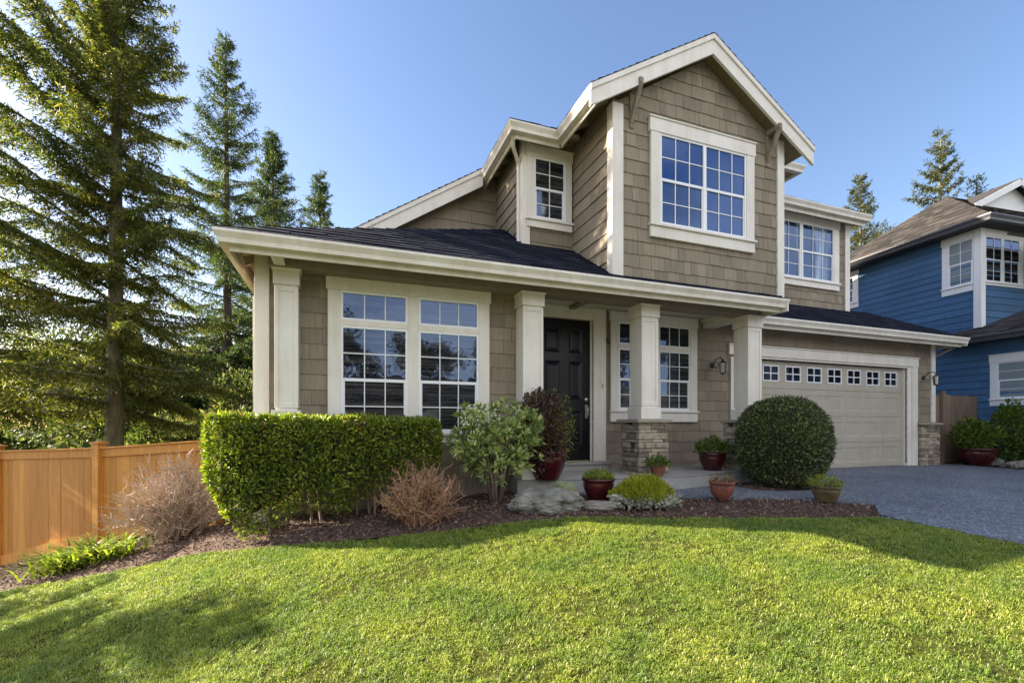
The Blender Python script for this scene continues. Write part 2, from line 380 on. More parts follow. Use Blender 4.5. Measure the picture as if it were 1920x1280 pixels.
# ------------------------------------------------------------------ mesh tools
class MB:
    def __init__(self):
        self.v, self.f, self.m = [], [], []
    def add(self, verts, faces, mi=0):
        b = len(self.v)
        self.v.extend([tuple(p) for p in verts])
        for f in faces:
            self.f.append(tuple(b + i for i in f))
            self.m.append(mi)
    def box(self, x0, x1, y0, y1, z0, z1, mi=0):
        self.add([(x0, y0, z0), (x1, y0, z0), (x1, y1, z0), (x0, y1, z0), (x0, y0, z1), (x1, y0, z1), (x1, y1, z1), (x0, y1, z1)],
                 [(0, 3, 2, 1), (4, 5, 6, 7), (0, 1, 5, 4), (1, 2, 6, 5), (2, 3, 7, 6), (3, 0, 4, 7)], mi)
    def obox(self, F, u0, u1, v0, v1, n0, n1, mi=0):
        c = [F(u, v, n) for n in (n0, n1) for (u, v) in ((u0, v0), (u1, v0), (u1, v1), (u0, v1))]
        self.add(c, [(0, 3, 2, 1), (4, 5, 6, 7), (0, 1, 5, 4), (1, 2, 6, 5), (2, 3, 7, 6), (3, 0, 4, 7)], mi)
    def prism(self, F, poly, n0, n1, mi=0):
        k = len(poly)
        n0 = n0 if callable(n0) else (lambda u, v, a=n0: a)
        n1 = n1 if callable(n1) else (lambda u, v, a=n1: a)
        vs_ = [F(u, v, n0(u, v)) for u, v in poly] + [F(u, v, n1(u, v)) for u, v in poly]
        fs = [tuple(range(k))[::-1], tuple(range(k, 2 * k))] + [(i, (i + 1) % k, k + (i + 1) % k, k + i) for i in range(k)]
        self.add(vs_, fs, mi)
    def hull4(self, a, b, th, mi=0):
        """beam between two quads"""
        self.add(list(a) + list(b), [(0, 3, 2, 1), (4, 5, 6, 7), (0, 1, 5, 4), (1, 2, 6, 5), (2, 3, 7, 6), (3, 0, 4, 7)], mi)
    def beam(self, p, q, w, h, mi=0, up=(0, 0, 1)):
        p, q = Vector(p), Vector(q)
        d = (q - p).normalized()
        s = d.cross(Vector(up)).normalized()
        t = s.cross(d)
        A = [p + s * a * w / 2 + t * b * h / 2 for a, b in ((-1, -1), (1, -1), (1, 1), (-1, 1))]
        B = [x + (q - p) for x in A]
        self.hull4(A, B, 0, mi)
    def tube(self, pts, rads, seg=6, mi=0, cap=True):
        pts = [Vector(p) for p in pts]
        n = len(pts)
        if isinstance(rads, (int, float)):
            rads = [rads] * n
        vs_, fs = [], []
        ref = Vector((0, 0, 1))
        for i, p in enumerate(pts):
            d = (pts[min(i + 1, n - 1)] - pts[max(i - 1, 0)]).normalized()
            r0 = ref if abs(d.dot(ref)) < 0.95 else Vector((1, 0, 0))
            a = d.cross(r0).normalized()
            b = d.cross(a)
            for k in range(seg):
                t = 2 * math.pi * k / seg
                vs_.append(p + (a * math.cos(t) + b * math.sin(t)) * rads[i])
        for i in range(n - 1):
            for k in range(seg):
                fs.append((i * seg + k, i * seg + (k + 1) % seg, (i + 1) * seg + (k + 1) % seg, (i + 1) * seg + k))
        if cap:
            fs.append(tuple(range(seg))[::-1])
            fs.append(tuple((n - 1) * seg + k for k in range(seg)))
        self.add(vs_, fs, mi)
    def lathe(self, prof, seg=28, c=(0, 0, 0), mi=0):
        vs_, fs = [], []
        for r, z in prof:
            for k in range(seg):
                t = 2 * math.pi * k / seg
                vs_.append((c[0] + r * math.cos(t), c[1] + r * math.sin(t), c[2] + z))
        for i in range(len(prof) - 1):
            for k in range(seg):
                fs.append((i * seg + k, i * seg + (k + 1) % seg, (i + 1) * seg + (k + 1) % seg, (i + 1) * seg + k))
        self.add(vs_, fs, mi)
    def build(self, name, mats, parent=None, bevel=0.0, smooth=False):
        me = bpy.data.meshes.new(name)
        me.from_pydata(self.v, [], self.f)
        if not isinstance(mats, (list, tuple)):
            mats = [mats]
        for m in mats:
            me.materials.append(m)
        if len(mats) > 1:
            me.polygons.foreach_set('material_index', self.m)
        if smooth:
            me.polygons.foreach_set('use_smooth', [True] * len(me.polygons))
        me.update()
        o = bpy.data.objects.new(name, me)
        COL.objects.link(o)
        if parent is not None:
            put(o, parent)
        if bevel:
            b = o.modifiers.new('bevel', 'BEVEL')
            b.width = bevel
            b.segments = 2
            b.limit_method = 'ANGLE'
            b.angle_limit = R(40)
        return o

def put(o, parent):
    """parent a mesh made in world coordinates without moving it (things stand unrotated while they are built)"""
    o.parent = parent
    o.matrix_parent_inverse = Matrix.Translation(-parent.location) if parent.type == 'EMPTY' else Matrix()

def thing(name, label, cat, loc=(0, 0, 0), group=None):
    o = bpy.data.objects.new(name, None)
    o.empty_display_size = 0.2
    COL.objects.link(o)
    o.location = loc
    o['label'] = label
    o['category'] = cat
    if group:
        o['group'] = group
    return o

def tag(o, label=None, cat=None, group=None, kind=None):
    for k, v in (('label', label), ('category', cat), ('group', group), ('kind', kind)):
        if v:
            o[k] = v
    return o

def np_mesh(name, verts, faces, mat, parent=None, smooth=False):
    """verts (N,3), faces (M,k) arrays -> object (fast path for foliage)"""
    verts = np.asarray(verts, np.float32)
    faces = np.asarray(faces, np.int32)
    k = faces.shape[1]
    me = bpy.data.meshes.new(name)
    me.vertices.add(len(verts))
    me.vertices.foreach_set('co', verts.ravel())
    me.loops.add(faces.size)
    me.loops.foreach_set('vertex_index', faces.ravel())
    me.polygons.add(len(faces))
    me.polygons.foreach_set('loop_start', np.arange(0, faces.size, k, dtype=np.int32))
    me.polygons.foreach_set('loop_total', np.full(len(faces), k, np.int32))
    if smooth:
        me.polygons.foreach_set('use_smooth', np.ones(len(faces), bool))
    me.materials.append(mat)
    me.update(calc_edges=True)
    me.validate()
    o = bpy.data.objects.new(name, me)
    COL.objects.link(o)
    if parent is not None:
        put(o, parent)
    return o

def nrm(a):
    return a / np.maximum(np.linalg.norm(a, axis=-1, keepdims=True), 1e-9)

def leaf_verts(P, D, L, W, rng, fold=0.25, up=None):
    """one folded diamond leaf per row: base P, axis D, length L, width W"""
    N = len(P)
    D = nrm(D)
    r = rng.normal(size=(N, 3)) if up is None else up + 0.35 * rng.normal(size=(N, 3))
    S = nrm(np.cross(D, r))
    T = np.cross(S, D)
    L = np.broadcast_to(np.asarray(L, float), (N,))[:, None]
    W = np.broadcast_to(np.asarray(W, float), (N,))[:, None]
    mid = P + D * L * 0.45
    a = mid + S * W * 0.5 + T * W * fold
    b = mid - S * W * 0.5 + T * W * fold
    tip = P + D * L - T * L * 0.08
    V = np.stack([P, a, tip, b], 1).reshape(-1, 3)
    i = np.arange(N)[:, None] * 4
    Fc = np.concatenate([i + [0, 1, 2], i + [0, 2, 3]], 0)
    return V, Fc

def leaves(name, P, D, L, W, mat, parent, rng, fold=0.25, up=None):
    V, Fc = leaf_verts(P, D, L, W, rng, fold, up)
    return np_mesh(name, V, Fc, mat, parent)

class Frame:
    """local (u, v, n) -> world"""
    def __init__(self, o, u, v, n):
        self.o, self.u, self.vv, self.n = Vector(o), Vector(u), Vector(v), Vector(n)
    def __call__(self, u, v, n=0.0):
        return self.o + self.u * u + self.vv * v + self.n * n

def front(y):
    return Frame((0, y, 0), (1, 0, 0), (0, 0, 1), (0, -1, 0))
def leftface(x):
    return Frame((x, 0, 0), (0, 1, 0), (0, 0, 1), (-1, 0, 0))

def clip_poly(sub, conv):
    """Sutherland-Hodgman against a convex counter-clockwise polygon"""
    out = list(sub)
    k = len(conv)
    for i in range(k):
        ax, ay = conv[i]
        bx, by = conv[(i + 1) % k]
        inp, out = out, []
        if not inp:
            break
        def side(p):
            return (bx - ax) * (p[1] - ay) - (by - ay) * (p[0] - ax)
        for j in range(len(inp)):
            p, q = inp[j], inp[(j + 1) % len(inp)]
            sp, sq = side(p), side(q)
            if sp >= 0:
                out.append(p)
            if (sp >= 0) != (sq >= 0):
                t = sp / (sp - sq)
                out.append((p[0] + t * (q[0] - p[0]), p[1] + t * (q[1] - p[1])))
    return out

def area(p):
    return 0.5 * sum(p[i][0] * p[(i + 1) % len(p)][1] - p[(i + 1) % len(p)][0] * p[i][1] for i in range(len(p)))

def cut_rect(r, holes):
    rects = [r]
    for h in holes:
        nxt = []
        for (a, b, c, d) in rects:          # u0,u1,v0,v1
            if h[0] >= b or h[1] <= a or h[2] >= d or h[3] <= c:
                nxt.append((a, b, c, d))
                continue
            if a < h[0]: nxt.append((a, h[0], c, d))
            if b > h[1]: nxt.append((h[1], b, c, d))
            ua, ub = max(a, h[0]), min(b, h[1])
            if c < h[2]: nxt.append((ua, ub, c, h[2]))
            if d > h[3]: nxt.append((ua, ub, h[3], d))
        rects = nxt
    return rects

def courses(mb, F, poly, holes=(), ex=0.187, w=(0.09, 0.26), t0=0.004, t1=0.016, jit=0.006, gap=0.004, v_off=0.0, seed=1, mi=0, back=True):
    """rows of separate shingles, thicker at the butt, clipped to a convex outline"""
    if area(poly) < 0:
        poly = poly[::-1]
    rg = random.Random(seed)
    us = [p[0] for p in poly]
    vs_ = [p[1] for p in poly]
    v = min(vs_) + v_off
    while v < max(vs_):
        u = min(us) - rg.random() * w[1]
        while u < max(us):
            ww = rg.uniform(*w)
            j = rg.uniform(-jit, jit)
            for (a, b, c, d) in cut_rect((u + gap / 2, u + ww - gap / 2, v + j, v + ex + jit), holes):
                if b - a < 0.008 or d - c < 0.01:
                    continue
                pl = clip_poly([(a, c), (b, c), (b, d), (a, d)], poly)
                if len(pl) >= 3 and area(pl) > 1e-4:
                    th = rg.uniform(0.8, 1.25)
                    mb.prism(F, pl, 0.0, lambda uu, vv, v0=v, k=th: (t1 + (t0 - t1) * min(max((vv - v0) / ex, 0), 1)) * k, mi)
            u += ww
        v += ex
    if back:
        if holes:
            for (a, b, c, d) in cut_rect((min(us), max(us), min(vs_), max(vs_)), holes):
                pl = clip_poly([(a, c), (b, c), (b, d), (a, d)], poly)
                if len(pl) >= 3 and area(pl) > 1e-4:
                    mb.prism(F, pl, -0.08, 0.001, mi)
        else:
            mb.prism(F, poly, -0.08, 0.001, mi)
# ------------------------------------------------------------------ terrain
ANCH = np.array([(0, 0, -1.6), (.84, 2.29, -1.33), (-2.1, 4.05, -1.68), (3.2, 1.3, -1.32), (1.5, 3.3, -1.14), (-1, 3.8, -1.42),
    (4.43, 1.8, -1.14), (4.3, 2.8, -1.03), (2.4, 4.4, -.97), (.57, 4.6, -1.07), (-.7, 5.2, -1.19), (-2.1, 5.97, -1.5), (-3.3, 6.3, -1.72),
    (4.66, 3.67, -.98), (5.5, 3.4, -1.0), (5.7, 2.3, -1.06), (5.6, 4.4, -.95), (4.1, 4.97, -.93), (2.5, 5.9, -.92), (0, 6.1, -1.05), (-.95, 6.1, -1.13),
    (-3.86, 9.83, -2.0), (-5.85, 11.17, -2.58), (-1.2, 8.4, -1.42), (-2.7, 9.2, -1.8), (7, 6.8, -.925), (10, 6.8, -.925), (13.3, 6.8, -.925), (6.3, 5.1, -.93), (8, 2.3, -1.06),
    (12, 2.3, -1.06), (10, 0, -1.3), (5.7, 0, -1.35), (16, 6, -.93), (16, 2, -1.1), (14, 9, -.9), (3, 10, -.9), (10, 12, -.9), (-6, 6, -2.3), (-6, 3, -2.3), (-3, 1, -1.9)])
def tps_fit(A):
    P = A[:, :2]
    n = len(P)
    d = np.hypot(*(P[:, None] - P[None]).transpose(2, 0, 1))
    K = np.where(d > 0, d * d * np.log(d + 1e-9), 0) + 0.02 * np.eye(n)
    Q = np.c_[np.ones(n), P]
    return P, np.linalg.solve(np.r_[np.c_[K, Q], np.c_[Q.T, np.zeros((3, 3))]], np.r_[A[:, 2], 0, 0, 0])
TP, TW = tps_fit(ANCH)
def H(x, y):
    x = np.asarray(x, float); y = np.asarray(y, float)
    xc = np.clip(x, -6, 16); yc = np.clip(y, -1, 12)
    d = np.hypot(xc[..., None] - TP[:, 0], yc[..., None] - TP[:, 1])
    z = (np.where(d > 0, d * d * np.log(d + 1e-9), 0) @ TW[:-3]) + TW[-3] + TW[-2] * xc + TW[-1] * yc
    e = np.hypot(x - xc, y - yc)
    far = -2.2 + 1.2 / (1 + np.exp(-(x - 4) / 4))
    t = np.clip(e / 12, 0, 1)
    t = t * t * (3 - 2 * t)
    return z * (1 - t) + far * t
def h1(x, y):
    return float(H(x, y))

def ground_sheet():
    xs = np.unique(np.r_[np.linspace(-300, -30, 14), np.linspace(-30, -8, 23), np.linspace(-8, 18, 131), np.linspace(18, 50, 33), np.linspace(50, 300, 14)])
    ys = np.unique(np.r_[np.linspace(-300, -20, 14), np.linspace(-20, -2, 19), np.linspace(-2, 13, 76), np.linspace(13, 45, 33), np.linspace(45, 300, 14)])
    X, Y = np.meshgrid(xs, ys)
    Z = H(X, Y) - 0.07
    n, m = len(xs), len(ys)
    i = np.arange(m - 1)[:, None] * n + np.arange(n - 1)[None]
    Fq = np.stack([i, i + 1, i + n + 1, i + n], -1).reshape(-1, 4)
    return tag(np_mesh('ground', np.stack([X, Y, Z], -1).reshape(-1, 3), Fq, M['ground'], smooth=True), kind='structure')
ground_sheet()

def inside(poly, x, y):
    x = np.asarray(x); y = np.asarray(y)
    c = np.zeros(x.shape, bool)
    k = len(poly)
    for i in range(k):
        (x1, y1), (x2, y2) = poly[i], poly[(i + 1) % k]
        if y1 == y2:
            continue
        c ^= ((y1 > y) != (y2 > y)) & (x < (x2 - x1) * (y - y1) / (y2 - y1) + x1)
    return c

def smooth_line(pts, n=6):
    """Catmull-Rom through the points"""
    P = [np.array(p, float) for p in pts]
    P = [2 * P[0] - P[1]] + P + [2 * P[-1] - P[-2]]
    o = []
    for i in range(1, len(P) - 2):
        for t in np.linspace(0, 1, n, endpoint=False):
            a, b, c, d = P[i - 1], P[i], P[i + 1], P[i + 2]
            o.append(tuple(0.5 * ((2 * b) + (-a + c) * t + (2 * a - 5 * b + 4 * c - d) * t * t + (-a + 3 * b - 3 * c + d) * t ** 3)))
    o.append(tuple(P[-2]))
    return o

def sheet(name, poly, step, zf, mat, edge=0.0, kind='structure', seed=1):
    """ground sheet over a polygon; edge>0 gives it a vertical rim that deep"""
    dense = []
    k = len(poly)
    for i in range(k):
        a, b = np.array(poly[i], float), np.array(poly[(i + 1) % k], float)
        q = max(1, int(np.hypot(*(b - a)) / (step * 1.5)))
        dense += [tuple(a + (b - a) * t / q) for t in range(q)]
    xs, ys = [p[0] for p in dense], [p[1] for p in dense]
    gx, gy = np.meshgrid(np.arange(min(xs), max(xs), step), np.arange(min(ys), max(ys), step))
    rg = np.random.default_rng(seed)
    gx = (gx + rg.uniform(-.2, .2, gx.shape) * step).ravel(); gy = (gy + rg.uniform(-.2, .2, gy.shape) * step).ravel()
    ok = inside(dense, gx, gy)
    nb = len(dense)
    pts = [Vector(p) for p in dense] + [Vector((a, b)) for a, b in zip(gx[ok], gy[ok])]
    vo, eo, fo = delaunay_2d_cdt(pts, [(i, (i + 1) % nb) for i in range(nb)], [], 1, 1e-5)[:3]
    xy = np.array([(p.x, p.y) for p in vo])
    z = zf(xy[:, 0], xy[:, 1])
    mb = MB()
    mb.add(np.c_[xy, z].tolist(), [tuple(f) for f in fo])
    if edge:
        zz = zf(np.array(xs), np.array(ys))
        top = [(x, y, c) for x, y, c in zip(xs, ys, zz)]
        bot = [(x, y, c - edge) for x, y, c in zip(xs, ys, zz)]
        mb.add(top + bot, [(i, (i + 1) % nb, nb + (i + 1) % nb, nb + i) for i in range(nb)])
    o = mb.build(name, mat, smooth=not edge)
    return tag(o, kind=kind)

LAWN_EDGE = smooth_line([(-4.6, 6.75), (-3.34, 6.38), (-2.11, 5.98), (-.69, 5.14), (.58, 4.62), (1.77, 4.50), (2.45, 4.38), (3.22, 4.06), (4.59, 3.60), (5.15, 3.47), (5.55, 3.41)])
LAWN = LAWN_EDGE + [(5.68, 2.33), (5.72, 1.0), (5.75, -3.0), (-8, -3.0), (-8, 7.6), (-6, 7.2)]
BED = LAWN_EDGE + [(6.18, 3.84), (5.80, 4.12), (5.57, 4.38), (4.8, 4.62), (4.05, 4.88), (3.2, 5.28), (2.7, 5.75), (2.7, 6.3), (-0.93, 6.3), (-0.93, 9.0), (-3.7, 10.6), (-6.2, 12.0), (-8.5, 12.0), (-8.5, 7.8), (-6, 7.2)]
BALL_BED = [(5.55, 5.02), (6.1, 4.86), (6.75, 4.88), (7.0, 5.2), (7.0, 6.2), (6.0, 6.1), (5.6, 5.6)]
WALK = [(2.62, 6.0), (2.7, 5.74), (3.2, 5.28), (4.05, 4.88), (4.8, 4.62), (5.57, 4.38), (5.80, 4.12), (6.18, 3.86), (6.6, 3.95), (7.25, 4.4), (7.25, 4.86), (6.1, 4.84), (5.55, 5.0), (5.6, 5.6), (5.9, 5.95), (4, 6.1)]
sheet('lawn', LAWN, 0.16, lambda x, y: H(x, y) - 0.01, M['soil'])
def mulch_z(x, y):
    b = np.array([noise.noise((a * 2.2, c * 2.2, 3.3)) * 0.022 + noise.noise((a * 9, c * 9, 1.3)) * 0.010 for a, c in zip(x, y)])
    return H(x, y) - 0.012 + b
sheet('mulch_bed', BED, 0.07, mulch_z, M['mulch'])
sheet('mulch_bed', BALL_BED, 0.07, lambda x, y: mulch_z(x, y) + 0.02, M['mulch'])
sheet('walkway', WALK, 0.25, lambda x, y: H(x, y) + 0.006, M['walk'], 0.12)
def driveway():
    mb = MB()
    rows = np.linspace(6.95, -8, 40)
    for xa, xb, ya in ((None, 9.52, 6.95), (9.555, 13.6, 6.95), (13.612, 14.9, 5.15)):
        for i in range(len(rows) - 1):
            y0, y1 = min(rows[i], ya), min(rows[i + 1], ya)
            if y0 == y1:
                continue
            def left(y):
                if xa is not None: return xa
                return float(np.interp(y, [-8, 2.33, 3.41, 3.84, 4.0, 4.5, 4.9, 5.3, 6.95], [5.72, 5.67, 5.54, 6.15, 6.38, 6.88, 6.97, 6.99, 6.99]))
            xs0 = np.linspace(left(y0), xb, 8); xs1 = np.linspace(left(y1), xb, 8)
            for j in range(7):
                q = [(xs0[j], y0), (xs0[j + 1], y0), (xs1[j + 1], y1), (xs1[j], y1)]
                zt = [h1(*p) + 0.008 for p in q]
                mb.add([(*p, z) for p, z in zip(q, zt)] + [(*p, z - 0.10) for p, z in zip(q, zt)],
                       [(0, 1, 2, 3)] + ([(3, 0, 4, 7)] if j == 0 else []) + ([(1, 2, 6, 5)] if j == 6 else []))
    for i in range(len(rows) - 1):          # dark sealed joint between the two pours
        y0, y1 = min(rows[i], 6.95), min(rows[i + 1], 6.95)
        if y0 != y1:
            mb.add([(9.515, y0, h1(9.54, y0) + .003), (9.56, y0, h1(9.54, y0) + .003), (9.56, y1, h1(9.54, y1) + .003), (9.515, y1, h1(9.54, y1) + .003)], [(0, 1, 2, 3)], 1)
    return tag(mb.build('driveway', [M['driveway'], M['joint']]), kind='structure')
driveway()

# ------------------------------------------------------------------ the house
house = thing('house', 'tan shingled two storey house with cream trim, porch columns, black door and two car garage', 'house', (4.0, 8.0, -0.93))
S = 0.63                                   # pitch of the front roofs
def hz(y): return 1.975 + S * (y - 5.4)    # height of the porch roof above the gutter line

# --- walls
def wall(name, F, poly, holes=(), seed=1, w=(0.09, 0.26), ex=0.187, v_off=0.0, mat='siding', **k):
    mb = MB()
    courses(mb, F, poly, holes, ex=ex, w=w, seed=seed, v_off=v_off, **k)
    return mb.build(name, M[mat], house)
wall('wall', front(6.15), [(-0.93, -1.25), (2.62, -1.25), (2.62, 2.05), (-0.93, 2.05)], seed=2, w=(0.14, 0.42))
DOOR = (2.94, 3.96, -0.60, 1.75)
GAR = (7.13, 12.12, -0.93, 1.30)
wall('wall', front(6.9), [(2.62, -0.85), (13.10, -0.85), (13.10, 2.12), (2.62, 2.12)], holes=[DOOR, GAR], seed=3, w=(0.2, 0.6))
mb = MB()
mb.box(-0.93, 2.60, 6.25, 6.27, -1.3, -0.95); mb.box(-0.90, 2.58, 6.2, 6.26, -1.4, -1.0)
mb.build('foundation', M['slab'], house)
mb = MB(); courses(mb, leftface(-0.93), [(6.15, -1.6), (12.5, -1.6), (12.5, 2.1), (6.15, 2.1)], seed=5); mb.build('wall', M['siding'], house)
mb = MB(); mb.box(2.54, 2.62, 6.23, 6.82, -0.8, 2.0); mb.build('wall', M['siding'], house)
mb = MB(); mb.box(13.02, 13.10, 6.98, 13.0, -0.95, 2.2); mb.build('wall', M['siding'], house)
# upper storey
GZ = lambda x: 4.40 - 0.0 + 0.607 * (1.66 - abs(x - 5.05))
gable_poly = [(3.52, 1.9), (6.64, 1.9), (6.64, 4.44), (5.05, 5.42), (3.52, 4.44)]
wall('gable_wall', front(5.55), gable_poly, seed=7, v_off=-0.06)
mb = MB(); courses(mb, leftface(3.52), [(5.55, 1.9), (9.0, 1.9), (9.0, 4.5), (5.55, 4.5)], seed=8, w=(0.35, 0.8), ex=0.20, t1=0.022); mb.build('wall', M['siding'], house)
mb = MB(); mb.box(6.56, 6.64, 5.64, 9.0, 2.0, 4.5); mb.build('wall', M['siding'], house)
wall('bay_wall', front(6.75), [(2.66, 2.5), (3.52, 2.5), (3.52, 4.5), (2.66, 4.5)], seed=9, w=(0.2, 0.5))
mb = MB(); courses(mb, leftface(2.66), [(6.75, 2.5), (9.0, 2.5), (9.0, 4.5), (6.75, 4.5)], seed=10, w=(0.3, 0.7), ex=0.20, t1=0.022); mb.build('bay_wall', M['siding'], house)
wall('gable_wall', front(8.1), [(-0.3, 2.3), (2.66, 2.3), (2.66, 4.72), (2.3, 4.52), (-0.3, 2.86)], seed=11, w=(0.25, 0.6), ex=0.22)
wall('wall', front(7.4), [(6.64, 2.2), (10.92, 2.2), (10.92, 4.75), (6.64, 4.75)], seed=12)
mb = MB(); mb.box(10.84, 10.92, 7.48, 17.2, -0.95, 4.75); mb.build('wall', M['siding'], house)

# --- corner boards
def corner_boards():
    def cb(x0, x1, y0, y1, z0, z1):
        m = MB(); m.box(x0, x1, y0, y1, z0, z1); m.build('corner_board', M['trim'], house, bevel=0.004)
    cb(-0.955, -0.80, 6.115, 6.26, -1.2, 2.06)
    cb(3.485, 3.66, 5.515, 5.66, 1.93, 4.44)
    cb(6.53, 6.675, 5.515, 5.66, 1.93, 4.55)
    cb(2.625, 2.755, 6.715, 6.84, 2.6, 4.47)
    cb(10.80, 10.955, 7.365, 7.49, 2.3, 4.72)
    cb(12.985, 13.135, 6.865, 6.99, 0.07, 2.10)
corner_boards()

# --- roofs
def roof_plane(name, F, poly, seed, ex=0.135, mat='roof', thick=0.05, under='soffit', t1=0.017):
    """shingle courses on a deck; F maps (u, v along the slope, n)"""
    mb = MB()
    polyc = poly if area(poly) > 0 else poly[::-1]
    courses(mb, F, polyc, ex=ex, w=(0.14, 0.34), t0=0.004, t1=t1, jit=0.004, gap=0.003, seed=seed, back=False)
    mb.prism(F, polyc, -thick, 0.002, 1)
    return mb.build(name, [M[mat], M[under]], house)
def slope_frame(p, run, pitch):
    """u horizontal along the eave, v up the slope; run = horizontal uphill direction"""
    run = Vector(run).normalized()
    v = Vector((run.x, run.y, pitch)).normalized()
    u = v.cross(Vector((-run.x * pitch, -run.y * pitch, 1))).normalized()
    return Frame(p, u, v, u.cross(v))
k = math.sqrt(1 + S * S)
F = slope_frame((0, 5.4, 1.975), (0, 1, 0), S)
hip = lambda x: (x + 1.21) * (2.08 / 3.6)              # plan run of the hip above the gutter
roof_plane('roof', F, [(-1.21, 0), (3.62, 0), (3.62, hip(3.62) * k)], 21)
roof_plane('roof', F, [(3.62, 0), (6.62, 0), (6.62, 0.5 * k), (3.62, 0.5 * k)], 22)
SS = S * 2.08 / 3.6
ks = math.sqrt(1 + SS * SS)
F = slope_frame((-1.21, 0, 1.975), (1, 0, 0), SS)      # here u runs along -Y or +Y: find which
sg = 1 if F.u.y > 0 else -1
roof_plane('roof', F, [(5.4 * sg, 0), (12.6 * sg, 0), (12.6 * sg, 4.83 * ks), ((5.4 + hip(3.62)) * sg, 4.83 * ks)], 23)
# garage roof: front slope and the hip on its far end
F = slope_frame((0, 6.40, 1.985), (0, 1, 0), S)
roof_plane('roof', F, [(6.3, 0), (13.45, 0), (11.7, 1.05 * k), (6.3, 1.05 * k)], 24)
F = slope_frame((13.45, 0, 1.985), (-1, 0, 0), 0.38)
sg = 1 if F.u.y > 0 else -1
roof_plane('roof', F, [(6.40 * sg, 0), (13 * sg, 0), (13 * sg, 1.75 * 1.07), (7.45 * sg, 1.75 * 1.07)], 25)
# main gable over the front room
GP = 0.607
kg = math.sqrt(1 + GP * GP)
F = slope_frame((3.035, 0, 4.43), (1, 0, 0), GP); sg = 1 if F.u.y > 0 else -1
roof_plane('roof', F, [(5.30 * sg, 0), (9.5 * sg, 0), (9.5 * sg, 2.02 * kg), (5.30 * sg, 2.02 * kg)], 26, under='soffit')
F = slope_frame((7.075, 0, 4.43), (-1, 0, 0), GP); sg = 1 if F.u.y > 0 else -1
roof_plane('roof', F, [(5.30 * sg, 0), (9.5 * sg, 0), (9.5 * sg, 2.02 * kg), (5.30 * sg, 2.02 * kg)], 27, under='soffit')
# bay roof
F = slope_frame((0, 6.33, 4.43), (0, 1, 0), 0.45)
roof_plane('roof', F, [(2.29, 0), (3.4, 0), (4.9, 1.9), (3.99, 1.86)], 28)
F = slope_frame((2.29, 0, 4.43), (1, 0, 0), 0.45); sg = 1 if F.u.y > 0 else -1
roof_plane('roof', F, [(6.33 * sg, 0), (8.7 * sg, 0), (8.7 * sg, 1.86), (8.03 * sg, 1.86)], 29)
# roof behind, with the left rake
F = slope_frame((-0.62, 0, 2.62), (1, 0, 0), 0.638); sg = 1 if F.u.y > 0 else -1
kl = math.sqrt(1 + .638 ** 2)
roof_plane('roof', F, [(7.83 * sg, 0), (12.5 * sg, 0), (12.5 * sg, 2.95 * kl), (7.83 * sg, 2.95 * kl)], 30)
roof_plane('roof', F, [(9.0 * sg, 2.95 * kl), (12.5 * sg, 2.95 * kl), (12.5 * sg, 5.62 * kl), (9.0 * sg, 5.62 * kl)], 35)
mb = MB(); mb.prism(front(9.04), [(2.4, 4.4), (5.0, 4.4), (5.0, 6.14), (2.4, 4.48)], -0.06, 0.0); mb.build('gable_wall', M['siding'], house)
# wing roof on the far side, its eave facing the street, and the higher eave behind the gable
WP = 0.60
kw = math.sqrt(1 + WP * WP)
F = slope_frame((0, 6.98, 4.66), (0, 1, 0), WP)
roof_plane('roof', F, [(6.64, 0), (11.08, 0), (5.68, 5.4 * kw), (5.2, 5.4 * kw), (5.2, 2.6 * kw)], 31)
F = slope_frame((11.08, 0, 4.66), (-1, 0, 0), WP); sg = 1 if F.u.y > 0 else -1
roof_plane('roof', F, [(6.98 * sg, 0), (17.78 * sg, 0), (12.38 * sg, 5.4 * kw)], 33)
F = slope_frame((0, 17.78, 4.66), (0, -1, 0), WP); sg = 1 if F.u.x > 0 else -1
roof_plane('roof', F, [(11.08 * sg, 0), (5.68 * sg, 5.4 * kw), (4.7 * sg, 5.4 * kw), (2.0 * sg, 0)], 34)
mb = MB(); mb.box(3.6, 10.8, 17.2, 17.28, -1, 4.7); mb.build('wall', M['siding'], house)
# unseen block added over the back of the house to shade the blue wall
mb = MB(); mb.box(5.0, 9.6, 9.0, 17.0, 4.6, 6.9); mb.build('wall', M['siding'], house)
mb = MB()
mb.add([(4.8, 8.8, 6.88), (9.8, 8.8, 6.88), (9.8, 17.2, 6.88), (4.8, 17.2, 6.88), (7.3, 11.3, 9.3), (7.3, 14.7, 9.3)], [(0, 1, 4), (1, 2, 5, 4), (2, 3, 5), (3, 0, 4, 5), (3, 2, 1, 0)])
mb.build('roof', M['roof'], house)  # cap of the added block, ridge height chosen for its shadow
F = slope_frame((0, 6.3, 4.85), (0, 1, 0), 0.35)
roof_plane('roof', F, [(6.64, 0), (8.15, 0), (7.3, 0.9), (6.64, 0.9)], 32)

